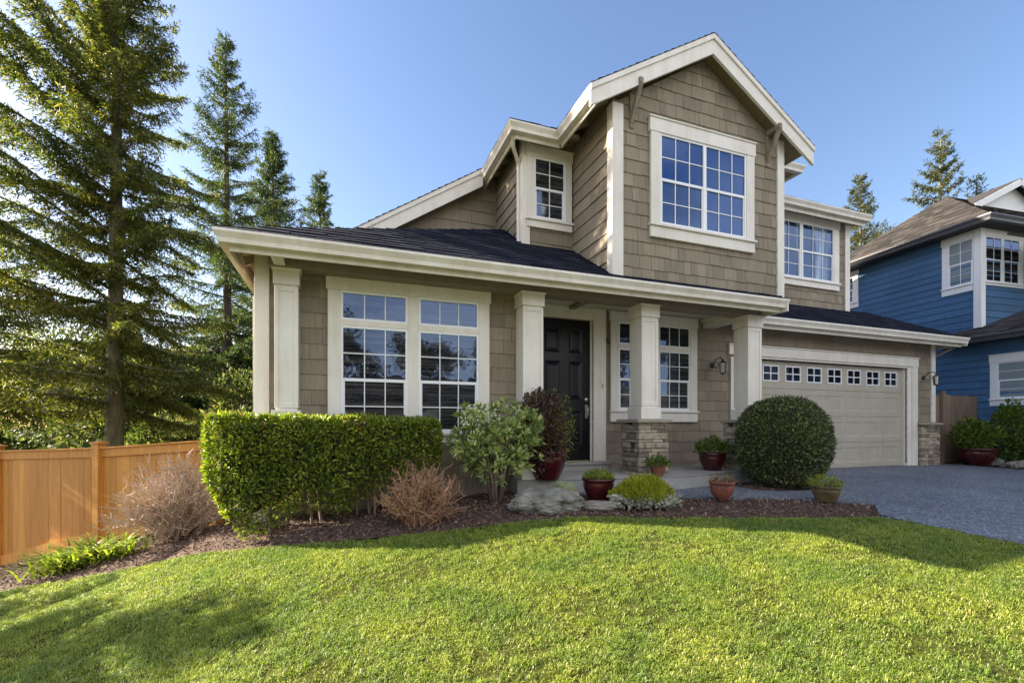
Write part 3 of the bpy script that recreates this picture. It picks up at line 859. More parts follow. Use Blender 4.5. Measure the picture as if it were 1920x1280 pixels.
# --- gutters: profile swept along the eave, mitred at corners
GPROF = [(0.0, 0.0), (0.005, -0.028), (-0.012, -0.055), (-0.030, -0.085), (-0.036, -0.128), (-0.125, -0.128), (-0.125, -0.004), (-0.112, -0.004), (-0.112, -0.11), (-0.05, -0.11), (-0.03, -0.07), (-0.012, 0.0)]
def gutter(path, parent=None, mat='gutter', name='gutter', prof=GPROF, scale=1.0):
    """path: outer top edge, house on the left-hand side of travel"""
    mb = MB()
    P = [Vector(p) for p in path]
    n = len(P)
    rings = []
    for i in range(n):
        d0 = (P[i] - P[i - 1]).normalized() if i else None
        d1 = (P[i + 1] - P[i]).normalized() if i < n - 1 else None
        o0 = Vector((d0.y, -d0.x, 0)).normalized() if d0 else None
        o1 = Vector((d1.y, -d1.x, 0)).normalized() if d1 else None
        if o0 is None: o = o1
        elif o1 is None: o = o0
        else:
            o = (o0 + o1).normalized()
            o = o / max(o.dot(o0), 0.3)
        rings.append([P[i] + o * a * scale + Vector((0, 0, b * scale)) for a, b in prof])
    m = len(prof)
    vs_ = [p for r in rings for p in r]
    fs = [(i * m + j, i * m + (j + 1) % m, (i + 1) * m + (j + 1) % m, (i + 1) * m + j) for i in range(n - 1) for j in range(m)]
    fs += [tuple(range(m))[::-1], tuple((n - 1) * m + j for j in range(m))]
    mb.add(vs_, fs)
    return mb.build(name, M[mat], parent or house)
gutter([(-1.215, 12.4, 1.985), (-1.215, 5.39, 1.985), (6.64, 5.39, 1.985)])
gutter([(6.75, 6.39, 1.995), (13.48, 6.39, 1.995), ])
gutter([(2.285, 8.62, 4.435), (2.285, 6.33, 4.435), (3.03, 6.33, 4.435), (3.03, 5.335, 4.435)])
gutter([(6.70, 6.97, 4.67), (11.10, 6.97, 4.67)])
gutter([(6.70, 6.29, 4.86), (8.16, 6.29, 4.86), (8.16, 7.2, 4.86)])
# fascia boards behind the gutters
mb = MB()
mb.box(-1.09, 6.60, 5.518, 5.545, 1.80, 1.93)
mb.build('fascia', M['gutter'], house)
mb = MB(); mb.box(-1.09, -1.062, 5.545, 12.3, 1.80, 1.93); mb.build('fascia', M['soffit'], house)
mb = MB(); mb.box(6.60, 6.625, 5.40, 5.95, 1.80, 1.95); mb.build('fascia', M['gutter'], house)
mb = MB(); mb.box(6.75, 13.42, 6.518, 6.545, 1.80, 1.94); mb.build('fascia', M['gutter'], house)
mb = MB(); mb.box(13.42, 13.445, 6.42, 12.5, 1.82, 1.97); mb.build('fascia', M['gutter'], house)
mb = MB(); mb.box(2.42, 3.14, 6.458, 6.482, 4.25, 4.39); mb.box(2.41, 2.435, 6.482, 8.5, 4.25, 4.39); mb.box(3.155, 3.18, 5.4, 6.45, 4.25, 4.39); mb.build('fascia', M['gutter'], house)
mb = MB(); mb.box(6.70, 11.05, 7.098, 7.122, 4.46, 4.60); mb.build('fascia', M['gutter'], house)
# flat soffit boards under the upper eaves and the garage eave
mb = MB()
mb.box(6.7, 13.40, 6.55, 6.89, 1.93, 1.95)
mb.build('soffit', M['soffit'], house)
mb = MB(); mb.box(6.7, 11.03, 7.13, 7.39, 4.58, 4.60); mb.box(10.96, 11.03, 7.13, 11.5, 4.602, 4.622); mb.build('soffit', M['soffit'], house)
mb = MB(); mb.box(6.68, 8.05, 6.42, 7.4, 4.76, 4.78); mb.build('soffit', M['soffit'], house)

# --- rafter tails in the open eaves
def rafters():
    for i in range(11):
        y = 5.62 + i * 0.61
        m = MB()
        m.beam((-1.08, y, 1.975 + SS * 0.13 - 0.105), (-0.90, y, 1.975 + SS * 0.31 - 0.105), 0.04, 0.09)
        m.build('rafter', M['soffit'], house)
    for i in range(7):
        y = 5.75 + i * 0.5
        m = MB()
        m.beam((3.17, y, 4.43 + GP * 0.14 - 0.115), (3.53, y, 4.43 + GP * 0.5 - 0.115), 0.04, 0.10)
        m.build('rafter', M['soffit'], house)
        m = MB()
        m.beam((6.94, y, 4.43 + GP * 0.14 - 0.115), (6.63, y, 4.43 + GP * 0.45 - 0.115), 0.04, 0.10)
        m.build('rafter', M['soffit'], house)
    for i in range(5):
        y = 6.6 + i * 0.42
        m = MB()
        m.beam((2.44, y, 4.43 + .45 * 0.15 - 0.10), (2.67, y, 4.43 + .45 * 0.38 - 0.10), 0.04, 0.085)
        m.build('rafter', M['soffit'], house)
rafters()

# --- rake boards
def rake(name, pts_top, y0, y1, drop, mat='trim', trim_drop=0.07):
    """board under a sloping roof edge; pts_top from low to high in (x, z)"""
    (xa, za), (xb, zb) = pts_top
    m = MB()
    m.add([(xa, y0, za), (xb, y0, zb), (xb, y0, zb - drop), (xa, y0, za - drop), (xa, y1, za), (xb, y1, zb), (xb, y1, zb - drop), (xa, y1, za - drop)],
          [(0, 1, 2, 3), (7, 6, 5, 4), (0, 4, 5, 1), (1, 5, 6, 2), (2, 6, 7, 3), (3, 7, 4, 0)])
    t = trim_drop
    m.add([(xa, y0 - .022, za - .002), (xb, y0 - .022, zb - .002), (xb, y0 - .022, zb - t), (xa, y0 - .022, za - t), (xa, y0 - .002, za - .002), (xb, y0 - .002, zb - .002), (xb, y0 - .002, zb - t), (xa, y0 - .002, za - t)],
          [(0, 1, 2, 3), (7, 6, 5, 4), (0, 4, 5, 1), (1, 5, 6, 2), (2, 6, 7, 3), (3, 7, 4, 0)])
    m.build(name, M[mat], house)
rake('rake_board', ((3.035, 4.425), (5.049, 5.645)), 5.32, 5.36, 0.275)
rake('rake_board', ((7.075, 4.425), (5.051, 5.645)), 5.32, 5.36, 0.275)
rake('rake_board', ((-0.60, 2.62), (2.33, 4.489)), 7.85, 7.89, 0.29)
mb = MB()
for side in (-1, 1):
    mb.beam((5.05 + side * 1.98, 5.44, 4.43), (5.05 + side * 0.02, 5.44, 5.62), 0.16, 0.02)
mb.build('soffit', M['soffit'], house)

# --- knee brackets under the rake
def knee(x, z):
    m = MB()
    m.beam((x, 5.57, z), (x, 5.29, z), 0.062, 0.075)
    m.beam((x, 5.55, z - 0.46), (x, 5.31, z - 0.03), 0.055, 0.060)
    m.beam((x, 5.535, z - 0.52), (x, 5.535, z + 0.05), 0.062, 0.03, up=(0, 1, 0))
    m.build('bracket', M['bracket'], house, bevel=0.006)
knee(3.80, 4.66)
knee(6.33, 4.60)

# --- beam, porch ceiling, rafter block
mb = MB()
mb.box(-0.78, 0.985, 5.87, 6.12, 1.812, 2.10); mb.box(0.99, 2.42, 5.87, 6.12, 1.812, 2.10); mb.box(2.425, 6.56, 5.87, 6.12, 1.812, 2.10)
mb.build('beam', M['taupe_trim'], house, bevel=0.004)
mb = MB(); mb.box(-0.72, -0.60, 5.56, 5.868, 1.815, 1.96); mb.build('beam_end', M['trim'], house, bevel=0.005)
mb = MB(); mb.box(2.63, 6.9, 6.125, 6.88, 1.955, 1.99); mb.build('porch_ceiling', M['ceiling'], house)
mb = MB(); mb.box(6.28, 6.54, 6.125, 6.88, 1.80, 1.95); mb.box(6.22, 6.277, 6.125, 6.88, 1.885, 1.95); mb.build('beam', M['trim'], house, bevel=0.004)

# --- columns
def column(x0, x1, y0, base_z, stone, z_top=1.81, depth=None, name='column'):
    d = depth or (x1 - x0)
    m = MB()
    m.box(x0 + .012, x1 - .012, y0 + .012, y0 + d - .012, base_z, z_top - 0.001)
    # raised stiles leave a recessed panel on each face
    w = 0.045
    for (a, b) in ((x0, x0 + w), (x1 - w, x1)):
        m.box(a, b, y0, y0 + d, base_z + 0.2, z_top - 0.2)
    m.box(x0 + w + .001, x1 - w - .001, y0 + .001, y0 + d - .001, base_z + 0.2, base_z + 0.26)
    m.box(x0 + w + .001, x1 - w - .001, y0 + .001, y0 + d - .001, z_top - 0.26, z_top - 0.2)
    c = m.build(name, M['trim'], house, bevel=0.004)
    m = MB()
    e = 0.035
    m.box(x0 - .014, x1 + .014, y0 - .014, y0 + d + .014, z_top - 0.185, z_top - 0.03)
    m.add([(x0 - .014, y0 - .014, z_top - .03), (x1 + .014, y0 - .014, z_top - .03), (x1 + .014, y0 + d + .014, z_top - .03), (x0 - .014, y0 + d + .014, z_top - .03),
           (x0 - e, y0 - e, z_top), (x1 + e, y0 - e, z_top), (x1 + e, y0 + d + e, z_top), (x0 - e, y0 + d + e, z_top)],
          [(4, 5, 6, 7), (0, 1, 5, 4), (1, 2, 6, 5), (2, 3, 7, 6), (3, 0, 4, 7)])
    m.build('capital', M['trim'], c, bevel=0.003)
    m = MB(); m.box(x0 - .028, x1 + .028, y0 - .028, y0 + d + .028, base_z, base_z + 0.175); m.build('plinth', M['trim'], c, bevel=0.004)
    if stone:
        sx0, sx1, sy0, sy1, z0, z1 = x0 - .10, x1 + .13, y0 - .07, y0 + d + .12, -0.74, base_z - 0.055
        ledge(c, sx0, sx1, sy0, sy1, z0, z1, int(x0 * 10))
    return c
def ledge(parent, sx0, sx1, sy0, sy1, z0, z1, seed, cap=True):
    rg = random.Random(seed)
    m = MB()
    m.box(sx0 + .035, sx1 - .035, sy0 + .035, sy1 - .035, z0, z1, 1)
    z = z0
    while z < z1 - 0.01:
        hh = min(rg.choice([0.045, 0.06, 0.075, 0.085, 0.10]), z1 - z)
        if z1 - z - hh < 0.03: hh = z1 - z
        for face in range(4):
            L = (sx1 - sx0) if face in (0, 2) else (sy1 - sy0)
            a = -rg.uniform(0, 0.02)
            while a < L - 0.02:
                w = min(rg.uniform(0.09, 0.30), L - a)
                if L - a - w < 0.06: w = L - a
                p = rg.uniform(-0.012, 0.016)
                b0, b1 = max(a, 0) + .003, min(a + w, L) - .003
                g = .003
                if face == 0: m.box(sx0 + b0 - p * .3, sx0 + b1, sy0 - p, sy0 + .06, z + g, z + hh - g)
                elif face == 2: m.box(sx0 + b0, sx0 + b1, sy1 - .06, sy1 + p, z + g, z + hh - g)
                elif face == 3: m.box(sx0 - p, sx0 + .06, sy0 + b0 + .06, sy0 + b1 - .062, z + g, z + hh - g) if b1 - b0 > 0.13 else m.box(sx0 - p, sx0 + .06, sy0 + .063, sy1 - .063, z + g, z + hh - g)
                else: m.box(sx1 - .06, sx1 + p, sy0 + b0 + .06, sy0 + b1 - .062, z + g, z + hh - g) if b1 - b0 > 0.13 else m.box(sx1 - .06, sx1 + p, sy0 + .063, sy1 - .063, z + g, z + hh - g)
                a += w
        z += hh
    m.build('stone_base', [M['stone'], M['mortar']], parent, bevel=0.008)
    if cap:
        m = MB(); m.box(sx0 - .045, sx1 + .045, sy0 - .045, sy1 + .045, z1 + .001, z1 + .053); m.build('stone_cap', M['stone_cap'], parent, bevel=0.010)
column(4.20, 4.50, 5.85, 0.095, True)
column(6.27, 6.57, 5.85, 0.095, True)
column(2.30, 2.60, 5.85, -0.735, False, depth=0.28)
column(-0.725, -0.475, 5.95, 0.0, False, depth=0.19, name='pilaster')

# --- windows
def window(name, F, opening, cols, rows, head=None, sill=0.13, casing=0.13, hung=True, mat='trim', glass='glass', vin='white_vinyl', side=(1, 1), split=None, parent=None, head_over=0.02, top=None, n0=0.018):
    """opening = list of sash rectangles (u0,u1,v0,v1[,hung]); one casing round them all.  Parts: casing mesh > sash, pane"""
    u0 = min(o[0] for o in opening); u1 = max(o[1] for o in opening)
    v0 = min(o[2] for o in opening); v1 = max(o[3] for o in opening)
    m = MB()
    hd = head if head is not None else casing * 1.3
    tu0, tu1 = u0 - casing * side[0], u1 + casing * side[1]
    m.obox(F, tu0 - head_over * side[0], tu1 + head_over * side[1], v1, v1 + hd, 0.0, 0.052)
    if hd > 0.1:
        m.obox(F, tu0 - head_over * side[0] - .012, tu1 + head_over * side[1] + .012, v1 + hd + .001, v1 + hd + 0.022, 0.0, 0.068)
    if side[0]: m.obox(F, tu0, u0, v0, v1 - .001, 0.0, 0.044)
    if side[1]: m.obox(F, u1, tu1, v0, v1 - .001, 0.0, 0.044)
    if sill:
        m.obox(F, tu0 - .025 * side[0], tu1 + .025 * side[1], v0 - .035, v0 - .001, 0.0, 0.075)
        m.obox(F, tu0 - .008 * side[0], tu1 + .008 * side[1], v0 - sill, v0 - .036, 0.0, 0.044)
    # mullions between the sashes: everything in the box that no sash covers
    for (a, b, c, d) in cut_rect((u0, u1, v0, v1), [o[:4] for o in opening]):
        m.obox(F, a + .0005, b - .0005, c + .0005, d - .0005, 0.0, 0.040)
    w = m.build(name, M[mat], parent or house, bevel=0.004)
    for i, o in enumerate(opening):
        a, b, c, d = o[:4]
        cc, rr, dh, gl = (o[4] if len(o) > 4 else cols), (o[5] if len(o) > 5 else rows), (o[6] if len(o) > 6 else hung), (o[7] if len(o) > 7 else glass)
        s = MB()
        fw = 0.028
        # fixed outer frame
        s.obox(F, a, b, d - fw, d, n0 - .016, 0.034); s.obox(F, a, b, c, c + fw, n0 - .016, 0.034)
        s.obox(F, a, a + fw, c + fw, d - fw, n0 - .016, 0.034); s.obox(F, b - fw, b, c + fw, d - fw, n0 - .016, 0.034)
        a2, b2, c2, d2 = a + fw, b - fw, c + fw, d - fw
        lights = [(a2, b2, c2, d2, n0)]
        if dh:
            mid = (c2 + d2) / 2
            s.obox(F, a2, b2, mid - .019, mid + .019, n0 - .012, 0.028)
            lights = [(a2, b2, c2, mid - .019, n0 - .006), (a2, b2, mid + .019, d2, n0 + .002)]
            st = 0.020
            for (e, f, g, h_, nn) in lights[:1]:
                s.obox(F, e, e + st, g, h_, nn - .004, nn + .010); s.obox(F, f - st, f, g, h_, nn - .004, nn + .010)
                s.obox(F, e + st, f - st, g, g + st, nn - .004, nn + .010)
        g_ = MB()
        for li, (e, f, g, h_, nn) in enumerate(lights):
            g_.add([F(e, g, nn - .004), F(f, g, nn - .004), F(f, h_, nn - .004), F(e, h_, nn - .004)], [(0, 1, 2, 3)])
            r2 = rr // 2 if dh else rr
            mw = 0.0062
            for q in range(1, cc):
                x = e + (f - e) * q / cc
                s.obox(F, x - mw, x + mw, g, h_, nn - .003, nn + .0075)
            for q in range(1, r2):
                y = g + (h_ - g) * q / r2
                s.obox(F, e, f, y - mw, y + mw, nn - .003, nn + .0065)
        s.build('sash', M[vin], w)
        if isinstance(gl, (tuple, list)):
            for f_ in range(len(g_.f)): g_.m[f_] = f_ % len(gl)
            g_.build('pane', [M[x] for x in gl], w)
        else:
            g_.build('pane', M[gl], w)
    return w
# big front window: two transoms over two double-hung sashes
window('window', front(6.13), [(-0.01, 0.80, 1.30, 1.66, 3, 1, False), (-0.01, 0.80, -0.10, 1.23), (0.94, 1.75, 1.30, 1.66, 3, 1, False), (0.94, 1.75, -0.10, 1.23)], 3, 4, head=0.18, casing=0.15, sill=0.13)
# porch window
window('window', front(6.875), [(4.44, 5.13, 1.39, 1.77, 3, 1, False), (4.44, 5.13, 0.26, 1.32), (5.27, 5.96, 1.39, 1.77, 3, 1, False), (5.27, 5.96, 0.26, 1.32)], 3, 4, head=0.15, casing=0.15, sill=0.20)
# gable window
window('window', front(5.535), [(4.26, 5.06, 2.86, 4.16, 3, 4, True, ('glass_screen', 'glass_upper')), (5.06, 5.86, 2.86, 4.16, 3, 4, True, ('glass_upper', 'glass_upper'))], 3, 4, head=0.19, casing=0.16, sill=0.19, glass='glass_upper')
# little bay window
window('window', front(6.735), [(2.82, 3.36, 3.23, 4.19, 2, 4, True)], 2, 4, head=0.15, casing=0.115, sill=0.14)
# wing window
window('window', front(7.385), [(8.35, 9.38, 3.19, 4.41, 3, 4, True), (9.42, 10.40, 3.19, 4.41, 3, 4, True)], 3, 4, head=0.17, casing=0.17, sill=0.16, glass='glass_wing')

# --- front door
F = front(6.9)
mb = MB()
mb.obox(F, DOOR[1] + .002, 4.20, -0.60, 1.95, 0.0, 0.055)
mb.obox(F, 2.68, DOOR[0] - .002, -0.60, 1.95, 0.0, 0.055)
mb.obox(F, DOOR[0] - .001, DOOR[1] + .001, DOOR[3] + .002, 1.95, 0.0, 0.055)
mb.obox(F, DOOR[1] - .03, DOOR[1], -0.60, DOOR[3], -0.07, -0.001)
mb.obox(F, DOOR[0], DOOR[0] + .03, -0.60, DOOR[3], -0.07, -0.001)
dfm = mb.build('door_frame', M['trim'], house, bevel=0.004)
mb = MB()
a0, a1, b0, b1 = DOOR[0] + .031, DOOR[1] - .031, -0.59, DOOR[3] - .005
pan = []
for (c, d) in ((3.10, 3.38), (3.535, 3.785)):
    pan += [(c, d, 1.20, 1.60), (c, d, 0.43, 1.06), (c, d, -0.31, 0.235)]
for (a, b, c, d) in cut_rect((a0, a1, b0, b1), pan):
    mb.obox(F, a, b, c, d, -0.06, -0.02)
for (a, b, c, d) in pan:
    e, g = 0.035, 0.075
    q0 = [(a, c), (b, c), (b, d), (a, d)]
    q1 = [(a + e, c + e), (b - e, c + e), (b - e, d - e), (a + e, d - e)]
    q2 = [(a + g, c + g), (b - g, c + g), (b - g, d - g), (a + g, d - g)]
    vs_ = [F(u, v, -0.02) for u, v in q0] + [F(u, v, -0.040) for u, v in q1] + [F(u, v, -0.026) for u, v in q2]
    mb.add(vs_, [(i, (i + 1) % 4, 4 + (i + 1) % 4, 4 + i) for i in range(4)] + [(4 + i, 4 + (i + 1) % 4, 8 + (i + 1) % 4, 8 + i) for i in range(4)] + [(8, 9, 10, 11)])
door = mb.build('front_door', M['door_black'], house)
mb = MB()
mb.obox(F, 3.835, 3.885, 0.12, 0.34, -0.019, -0.011)
mb.lathe([(0.001, 0), (0.028, 0.002), (0.03, 0.012), (0.012, 0.018), (0.001, 0.018)], 14)
mb.v[8:] = [(3.86 + x, 6.92 - z, 0.43 + y) for x, y, z in mb.v[8:]]
mb.tube([(3.86, 6.905, 0.31), (3.86, 6.86, 0.30), (3.86, 6.85, 0.24), (3.86, 6.86, 0.17), (3.86, 6.905, 0.155)], [.008, .010, .011, .010, .008], 8)
mb.build('handle', M['nickel'], door, smooth=False)
mb = MB(); mb.box(2.66, 4.24, 6.74, 6.965, -0.645, -0.603); mb.box(2.70, 4.20, 6.77, 6.9, -0.74, -0.646); mb.build('threshold', M['slab'], house, bevel=0.006)
mb = MB(); mb.obox(F, 4.115, 4.145, 0.62, 0.70, 0.055, 0.068); mb.lathe([(.001, 0), (.008, 0), (.008, .004), (.001, .004)], 10, (0, 0, 0)); mb.v[8:] = [(4.13 + x, 6.9 - .068 - z, .66 + y) for x, y, z in mb.v[8:]]
mb.build('doorbell', M['nickel'], house)

# --- garage door
F = front(6.9)
mb = MB()
mb.obox(F, 6.92, GAR[0], -0.93, GAR[3], 0.0, 0.05); mb.obox(F, GAR[1] + .14, GAR[1] + .335, -0.93, GAR[3] + .04, 0.0, 0.05)
mb.obox(F, 6.88, GAR[1] + .36, GAR[3] + .041, GAR[3] + .225, 0.0, 0.055)
mb.obox(F, 6.86, GAR[1] + .38, GAR[3] + .226, GAR[3] + .25, 0.0, 0.075)
mb.obox(F, GAR[1] + .001, GAR[1] + .139, -0.93, GAR[3] + .04, -0.16, 0.03)
mb.obox(F, GAR[0] - .10, GAR[0] - .001, -0.93, GAR[3], -0.16, -0.002)
mb.obox(F, GAR[0], GAR[1], GAR[3], GAR[3] + .04, -0.16, 0.03)
mb.obox(F, GAR[1] - .02, GAR[1], -0.93, GAR[3], -0.12, -0.02)
mb.build('garage_frame', M['trim'], house, bevel=0.004)
mb = MB()
gw0, gw1 = GAR[0], GAR[1] - .021
secs = np.linspace(-0.915, 1.295, 5)
WIN = [7.25 + 0.607 * i for i in range(8)]
wrect = [(x, x + 0.435, 0.885, 1.205) for x in WIN]
for i in range(4):
    c, d = secs[i] + .003, secs[i + 1] - .003
    prect = []
    if i < 3:
        for x in WIN:
            prect.append((x - 0.05, x + 0.485, c + 0.11, d - 0.11))
    else:
        prect = wrect
    for (a, b, e, f) in cut_rect((gw0, gw1, c, d), prect):
        mb.obox(F, a, b, e, f, -0.12, -0.08)
    if i < 3:
        for (a, b, e, f) in prect:
            g = 0.03
            vs_ = [F(u, v, -0.08) for u, v in ((a, e), (b, e), (b, f), (a, f))] + [F(u, v, -0.088) for u, v in ((a + g, e + g), (b - g, e + g), (b - g, f - g), (a + g, f - g))]
            mb.add(vs_, [(j, (j + 1) % 4, 4 + (j + 1) % 4, 4 + j) for j in range(4)] + [(4, 5, 6, 7)])
mb.obox(F, gw0, gw1, -0.92, 1.299, -0.136, -0.121)
gdoor = mb.build('garage_door', M['garage_paint'], house)
for (a, b, c, d) in wrect:
    m = MB()
    fw = 0.022
    m.obox(F, a, b, c, c + fw, -0.10, -0.072); m.obox(F, a, b, d - fw, d, -0.10, -0.072); m.obox(F, a, a + fw, c + fw, d - fw, -0.10, -0.072); m.obox(F, b - fw, b, c + fw, d - fw, -0.10, -0.072)
    m.obox(F, (a + b) / 2 - .010, (a + b) / 2 + .010, c + fw, d - fw, -0.10, -0.076); m.obox(F, a + fw, b - fw, (c + d) / 2 - .010, (c + d) / 2 + .010, -0.10, -0.077)
    m.add([F(a + fw, c + fw, -0.093), F(b - fw, c + fw, -0.093), F(b - fw, d - fw, -0.093), F(a + fw, d - fw, -0.093)], [(0, 1, 2, 3)], 1)
    m.build('garage_window', [M['white_vinyl'], M['glass_dark']], gdoor)
ledge(house, 12.47, 13.15, 6.79, 7.3, -0.95, 0.005, 77)

# --- lanterns
def lantern(x, y, z):
    m = MB()
    m.lathe([(.001, 0), (.05, 0), (.055, .012), (.03, .025), (.001, .03)], 16)
    m.v = [(x + a, y - c, z + b) for a, b, c in m.v]
    m.tube([(x, y - .02, z), (x, y - .10, z + .10), (x, y - .20, z + .12), (x, y - .26, z + .06)], .010, 8)
    m.tube([(x, y - .03, z - .01), (x, y - .10, z - .07), (x, y - .16, z - .02), (x, y - .12, z + .03)], .008, 8)
    cx, cy, cz = x, y - .26, z + .06
    m.lathe([(.001, .0), (.02, -.005), (.075, -.04), (.085, -.05), (.001, -.05)], 4, (cx, cy, cz))
    m.lathe([(.001, .035), (.012, .02), (.008, .0), (.02, -.004)], 10, (cx, cy, cz))
    for k_ in range(4):
        t = math.pi / 2 * k_
        m.tube([(cx + .075 * math.cos(t), cy + .075 * math.sin(t), cz - .05), (cx + .055 * math.cos(t), cy + .055 * math.sin(t), cz - .23)], .006, 5)
    m.lathe([(.001, -.23), (.062, -.23), (.062, -.242), (.02, -.255), (.001, -.275)], 4, (cx, cy, cz))
    b = m.build('wall_lantern', M['iron'], house)
    g = MB(); g.lathe([(.064, -.052), (.047, -.229)], 12, (cx, cy, cz)); g.build('lamp_glass', M['lamp_glass'], b)
lantern(6.50, 6.885, 1.12)
lantern(12.70, 6.885, 1.10)
# small dark sensor by the porch window
mb = MB(); mb.box(4.215, 4.262, 6.84, 6.898, 1.40, 1.47); mb.build('sensor', M['iron'], house, bevel=0.006)

# --- downspouts
mb = MB(); mb.tube([(2.40, 6.50, 4.32), (2.44, 6.62, 4.22), (2.58, 6.80, 4.13), (2.61, 6.84, 4.06), (2.61, 6.84, 2.86)], .030, 8); mb.build('downspout', M['gutter'], house)
mb = MB(); mb.tube([(13.35, 6.5, 1.88), (13.33, 6.62, 1.80), (13.18, 6.80, 1.66), (13.17, 6.95, 1.60)], .024, 8); mb.build('downspout', M['taupe_trim'], house)
mb = MB(); mb.box(-1.03, -0.962, 6.50, 6.57, -1.2, 1.6); mb.build('downspout', M['gutter'], house, bevel=0.006)

# --- porch slab
SLAB = [(2.22, 6.14), (2.22, 5.86), (2.62, 5.80), (3.1, 5.60), (3.8, 5.47), (4.6, 5.43), (5.2, 5.56), (5.8, 5.75), (6.4, 5.80), (6.75, 5.95), (6.75, 6.9), (2.62, 6.9), (2.62, 6.14)]
mb = MB(); mb.add([(x, y, -0.735) for x, y in SLAB] + [(x, y, -1.1) for x, y in SLAB], [tuple(range(len(SLAB)))] + [(i, (i + 1) % len(SLAB), len(SLAB) + (i + 1) % len(SLAB), len(SLAB) + i) for i in range(len(SLAB))])
mb.build('porch_slab', M['slab'], house, bevel=0.012)
# ------------------------------------------------------------------ blue house next door
bh = thing('house', 'blue house with white trimmed corner window and brown hip roof beyond the garage', 'house', (15.3, 7.05, -0.93))
AZ = R(5.4)
BK = 0.86                                          # house units to metres
BA = BK * Vector((math.sin(AZ), math.cos(AZ), 0))       # depth
BB = BK * Vector((math.cos(AZ), -math.sin(AZ), 0))      # width
BO = BK * Vector((17.8, 8.2, 0))
BL = Frame(BO, BA, (0, 0, BK), -BB)                 # its left wall: u = depth
BF = Frame(BO, BB, (0, 0, BK), -BA)                 # upper front wall: u = width
def bw(x, y, z): return BO + BA * x + BB * y + Vector((0, 0, z * BK))
def bpart(name, fn, mats, bevel=0.0, parent=None):
    m = MB(); fn(m); return m.build(name, mats, parent or bh, bevel=bevel)
def lap(F, poly, seed, holes=()):
    def fn(m): courses(m, F, poly, holes, ex=0.205, w=(2.2, 3.6), t0=0.003, t1=0.022, jit=0.0, gap=0.002, seed=seed)
    return fn
bpart('wall', lap(BL, [(0, -1.35), (4.7, -1.35), (4.7, 5.95), (0, 5.95)], 41), M['siding_blue'])
bpart('wall', lap(BL, [(-6, -1.35), (0, -1.35), (0, 2.75), (-6, 2.75)], 42), M['siding_blue'])
bpart('wall', lap(BF, [(0, 2.0), (8, 2.0), (8, 5.95), (0, 5.95)], 43), M['siding_blue'])
def bback(m): m.hull4([bw(4.7, 0, -1.3), bw(4.7, 8, -1.3), bw(4.7, 8, 5.9), bw(4.7, 0, 5.9)], [bw(4.8, 0, -1.3), bw(4.8, 8, -1.3), bw(4.8, 8, 5.9), bw(4.8, 0, 5.9)], 0)
bpart('wall', bback, M['siding_blue'])
def cbd(m):
    m.obox(BL, -0.02, 0.14, 2.9, 5.9, 0.0, 0.05); m.obox(BF, -0.048, 0.14, 2.9, 5.9, 0.021, 0.05)
bpart('corner_board', cbd, M['blue_trim'])
window('window', BL, [(0.16, 0.80, 4.27, 5.62, 2, 4, True)], 2, 4, head=0.22, casing=0.17, sill=0.22, mat='blue_trim', glass='glass_pale', parent=bh, side=(0, 1), n0=0.03)
window('window', BF, [(0.16, 0.86, 4.27, 5.62, 2, 4, True), (0.92, 1.62, 4.27, 5.62, 2, 4, True)], 2, 4, head=0.22, casing=0.17, sill=0.10, mat='blue_trim', glass='glass', parent=bh, side=(0, 1), n0=0.03)
window('window', BL, [(-2.2, -0.42, 0.76, 1.80, 3, 4, True)], 3, 4, head=0.22, casing=0.17, sill=0.20, mat='blue_trim', glass='glass_pale', parent=bh, n0=0.03)
window('window', BL, [(3.88, 4.45, 4.62, 5.60, 2, 4, True)], 2, 4, head=0.18, casing=0.18, sill=0.20, mat='blue_trim', glass='glass_pale', parent=bh, n0=0.03)
# upper hip roof
E0, E1, BZ, BP = -0.55, 5.2, 5.98, 0.76
def broof(name, run, org, poly, seed, pitch=BP):
    F = slope_frame(org, run, pitch)
    mb = MB()
    pts = []
    for (x, y, z) in poly:                           # poly in house coordinates (depth, width, height)
        w_ = bw(x, y, z)
        d = w_ - F.o
        pts.append((d.dot(F.u), d.dot(F.vv)))
    if area(pts) < 0: pts = pts[::-1]
    courses(mb, F, pts, ex=0.15, w=(0.2, 0.45), t0=0.004, t1=0.02, jit=0.004, gap=0.003, seed=seed, back=False)
    mb.prism(F, pts, -0.06, 0.002, 1)
    return mb.build(name, [M['roof_brown'], M['blue_dark']], bh)
W2 = (E1 - E0) / 2
broof('roof', BB, bw(0, E0, BZ), [(E0, E0, BZ), (E1, E0, BZ), (E0 + W2, E0 + W2, BZ + W2 * BP)], 51)
broof('roof', BA, bw(E0, 0, BZ), [(E0, E0, BZ), (E0, 9, BZ), (E0 + W2, 9 - W2, BZ + W2 * BP), (E0 + W2, E0 + W2, BZ + W2 * BP)], 52)
broof('roof', -BA, bw(E1, 0, BZ), [(E1, E0, BZ), (E1, 9, BZ), (E0 + W2, 9 - W2, BZ + W2 * BP), (E0 + W2, E0 + W2, BZ + W2 * BP)], 55)
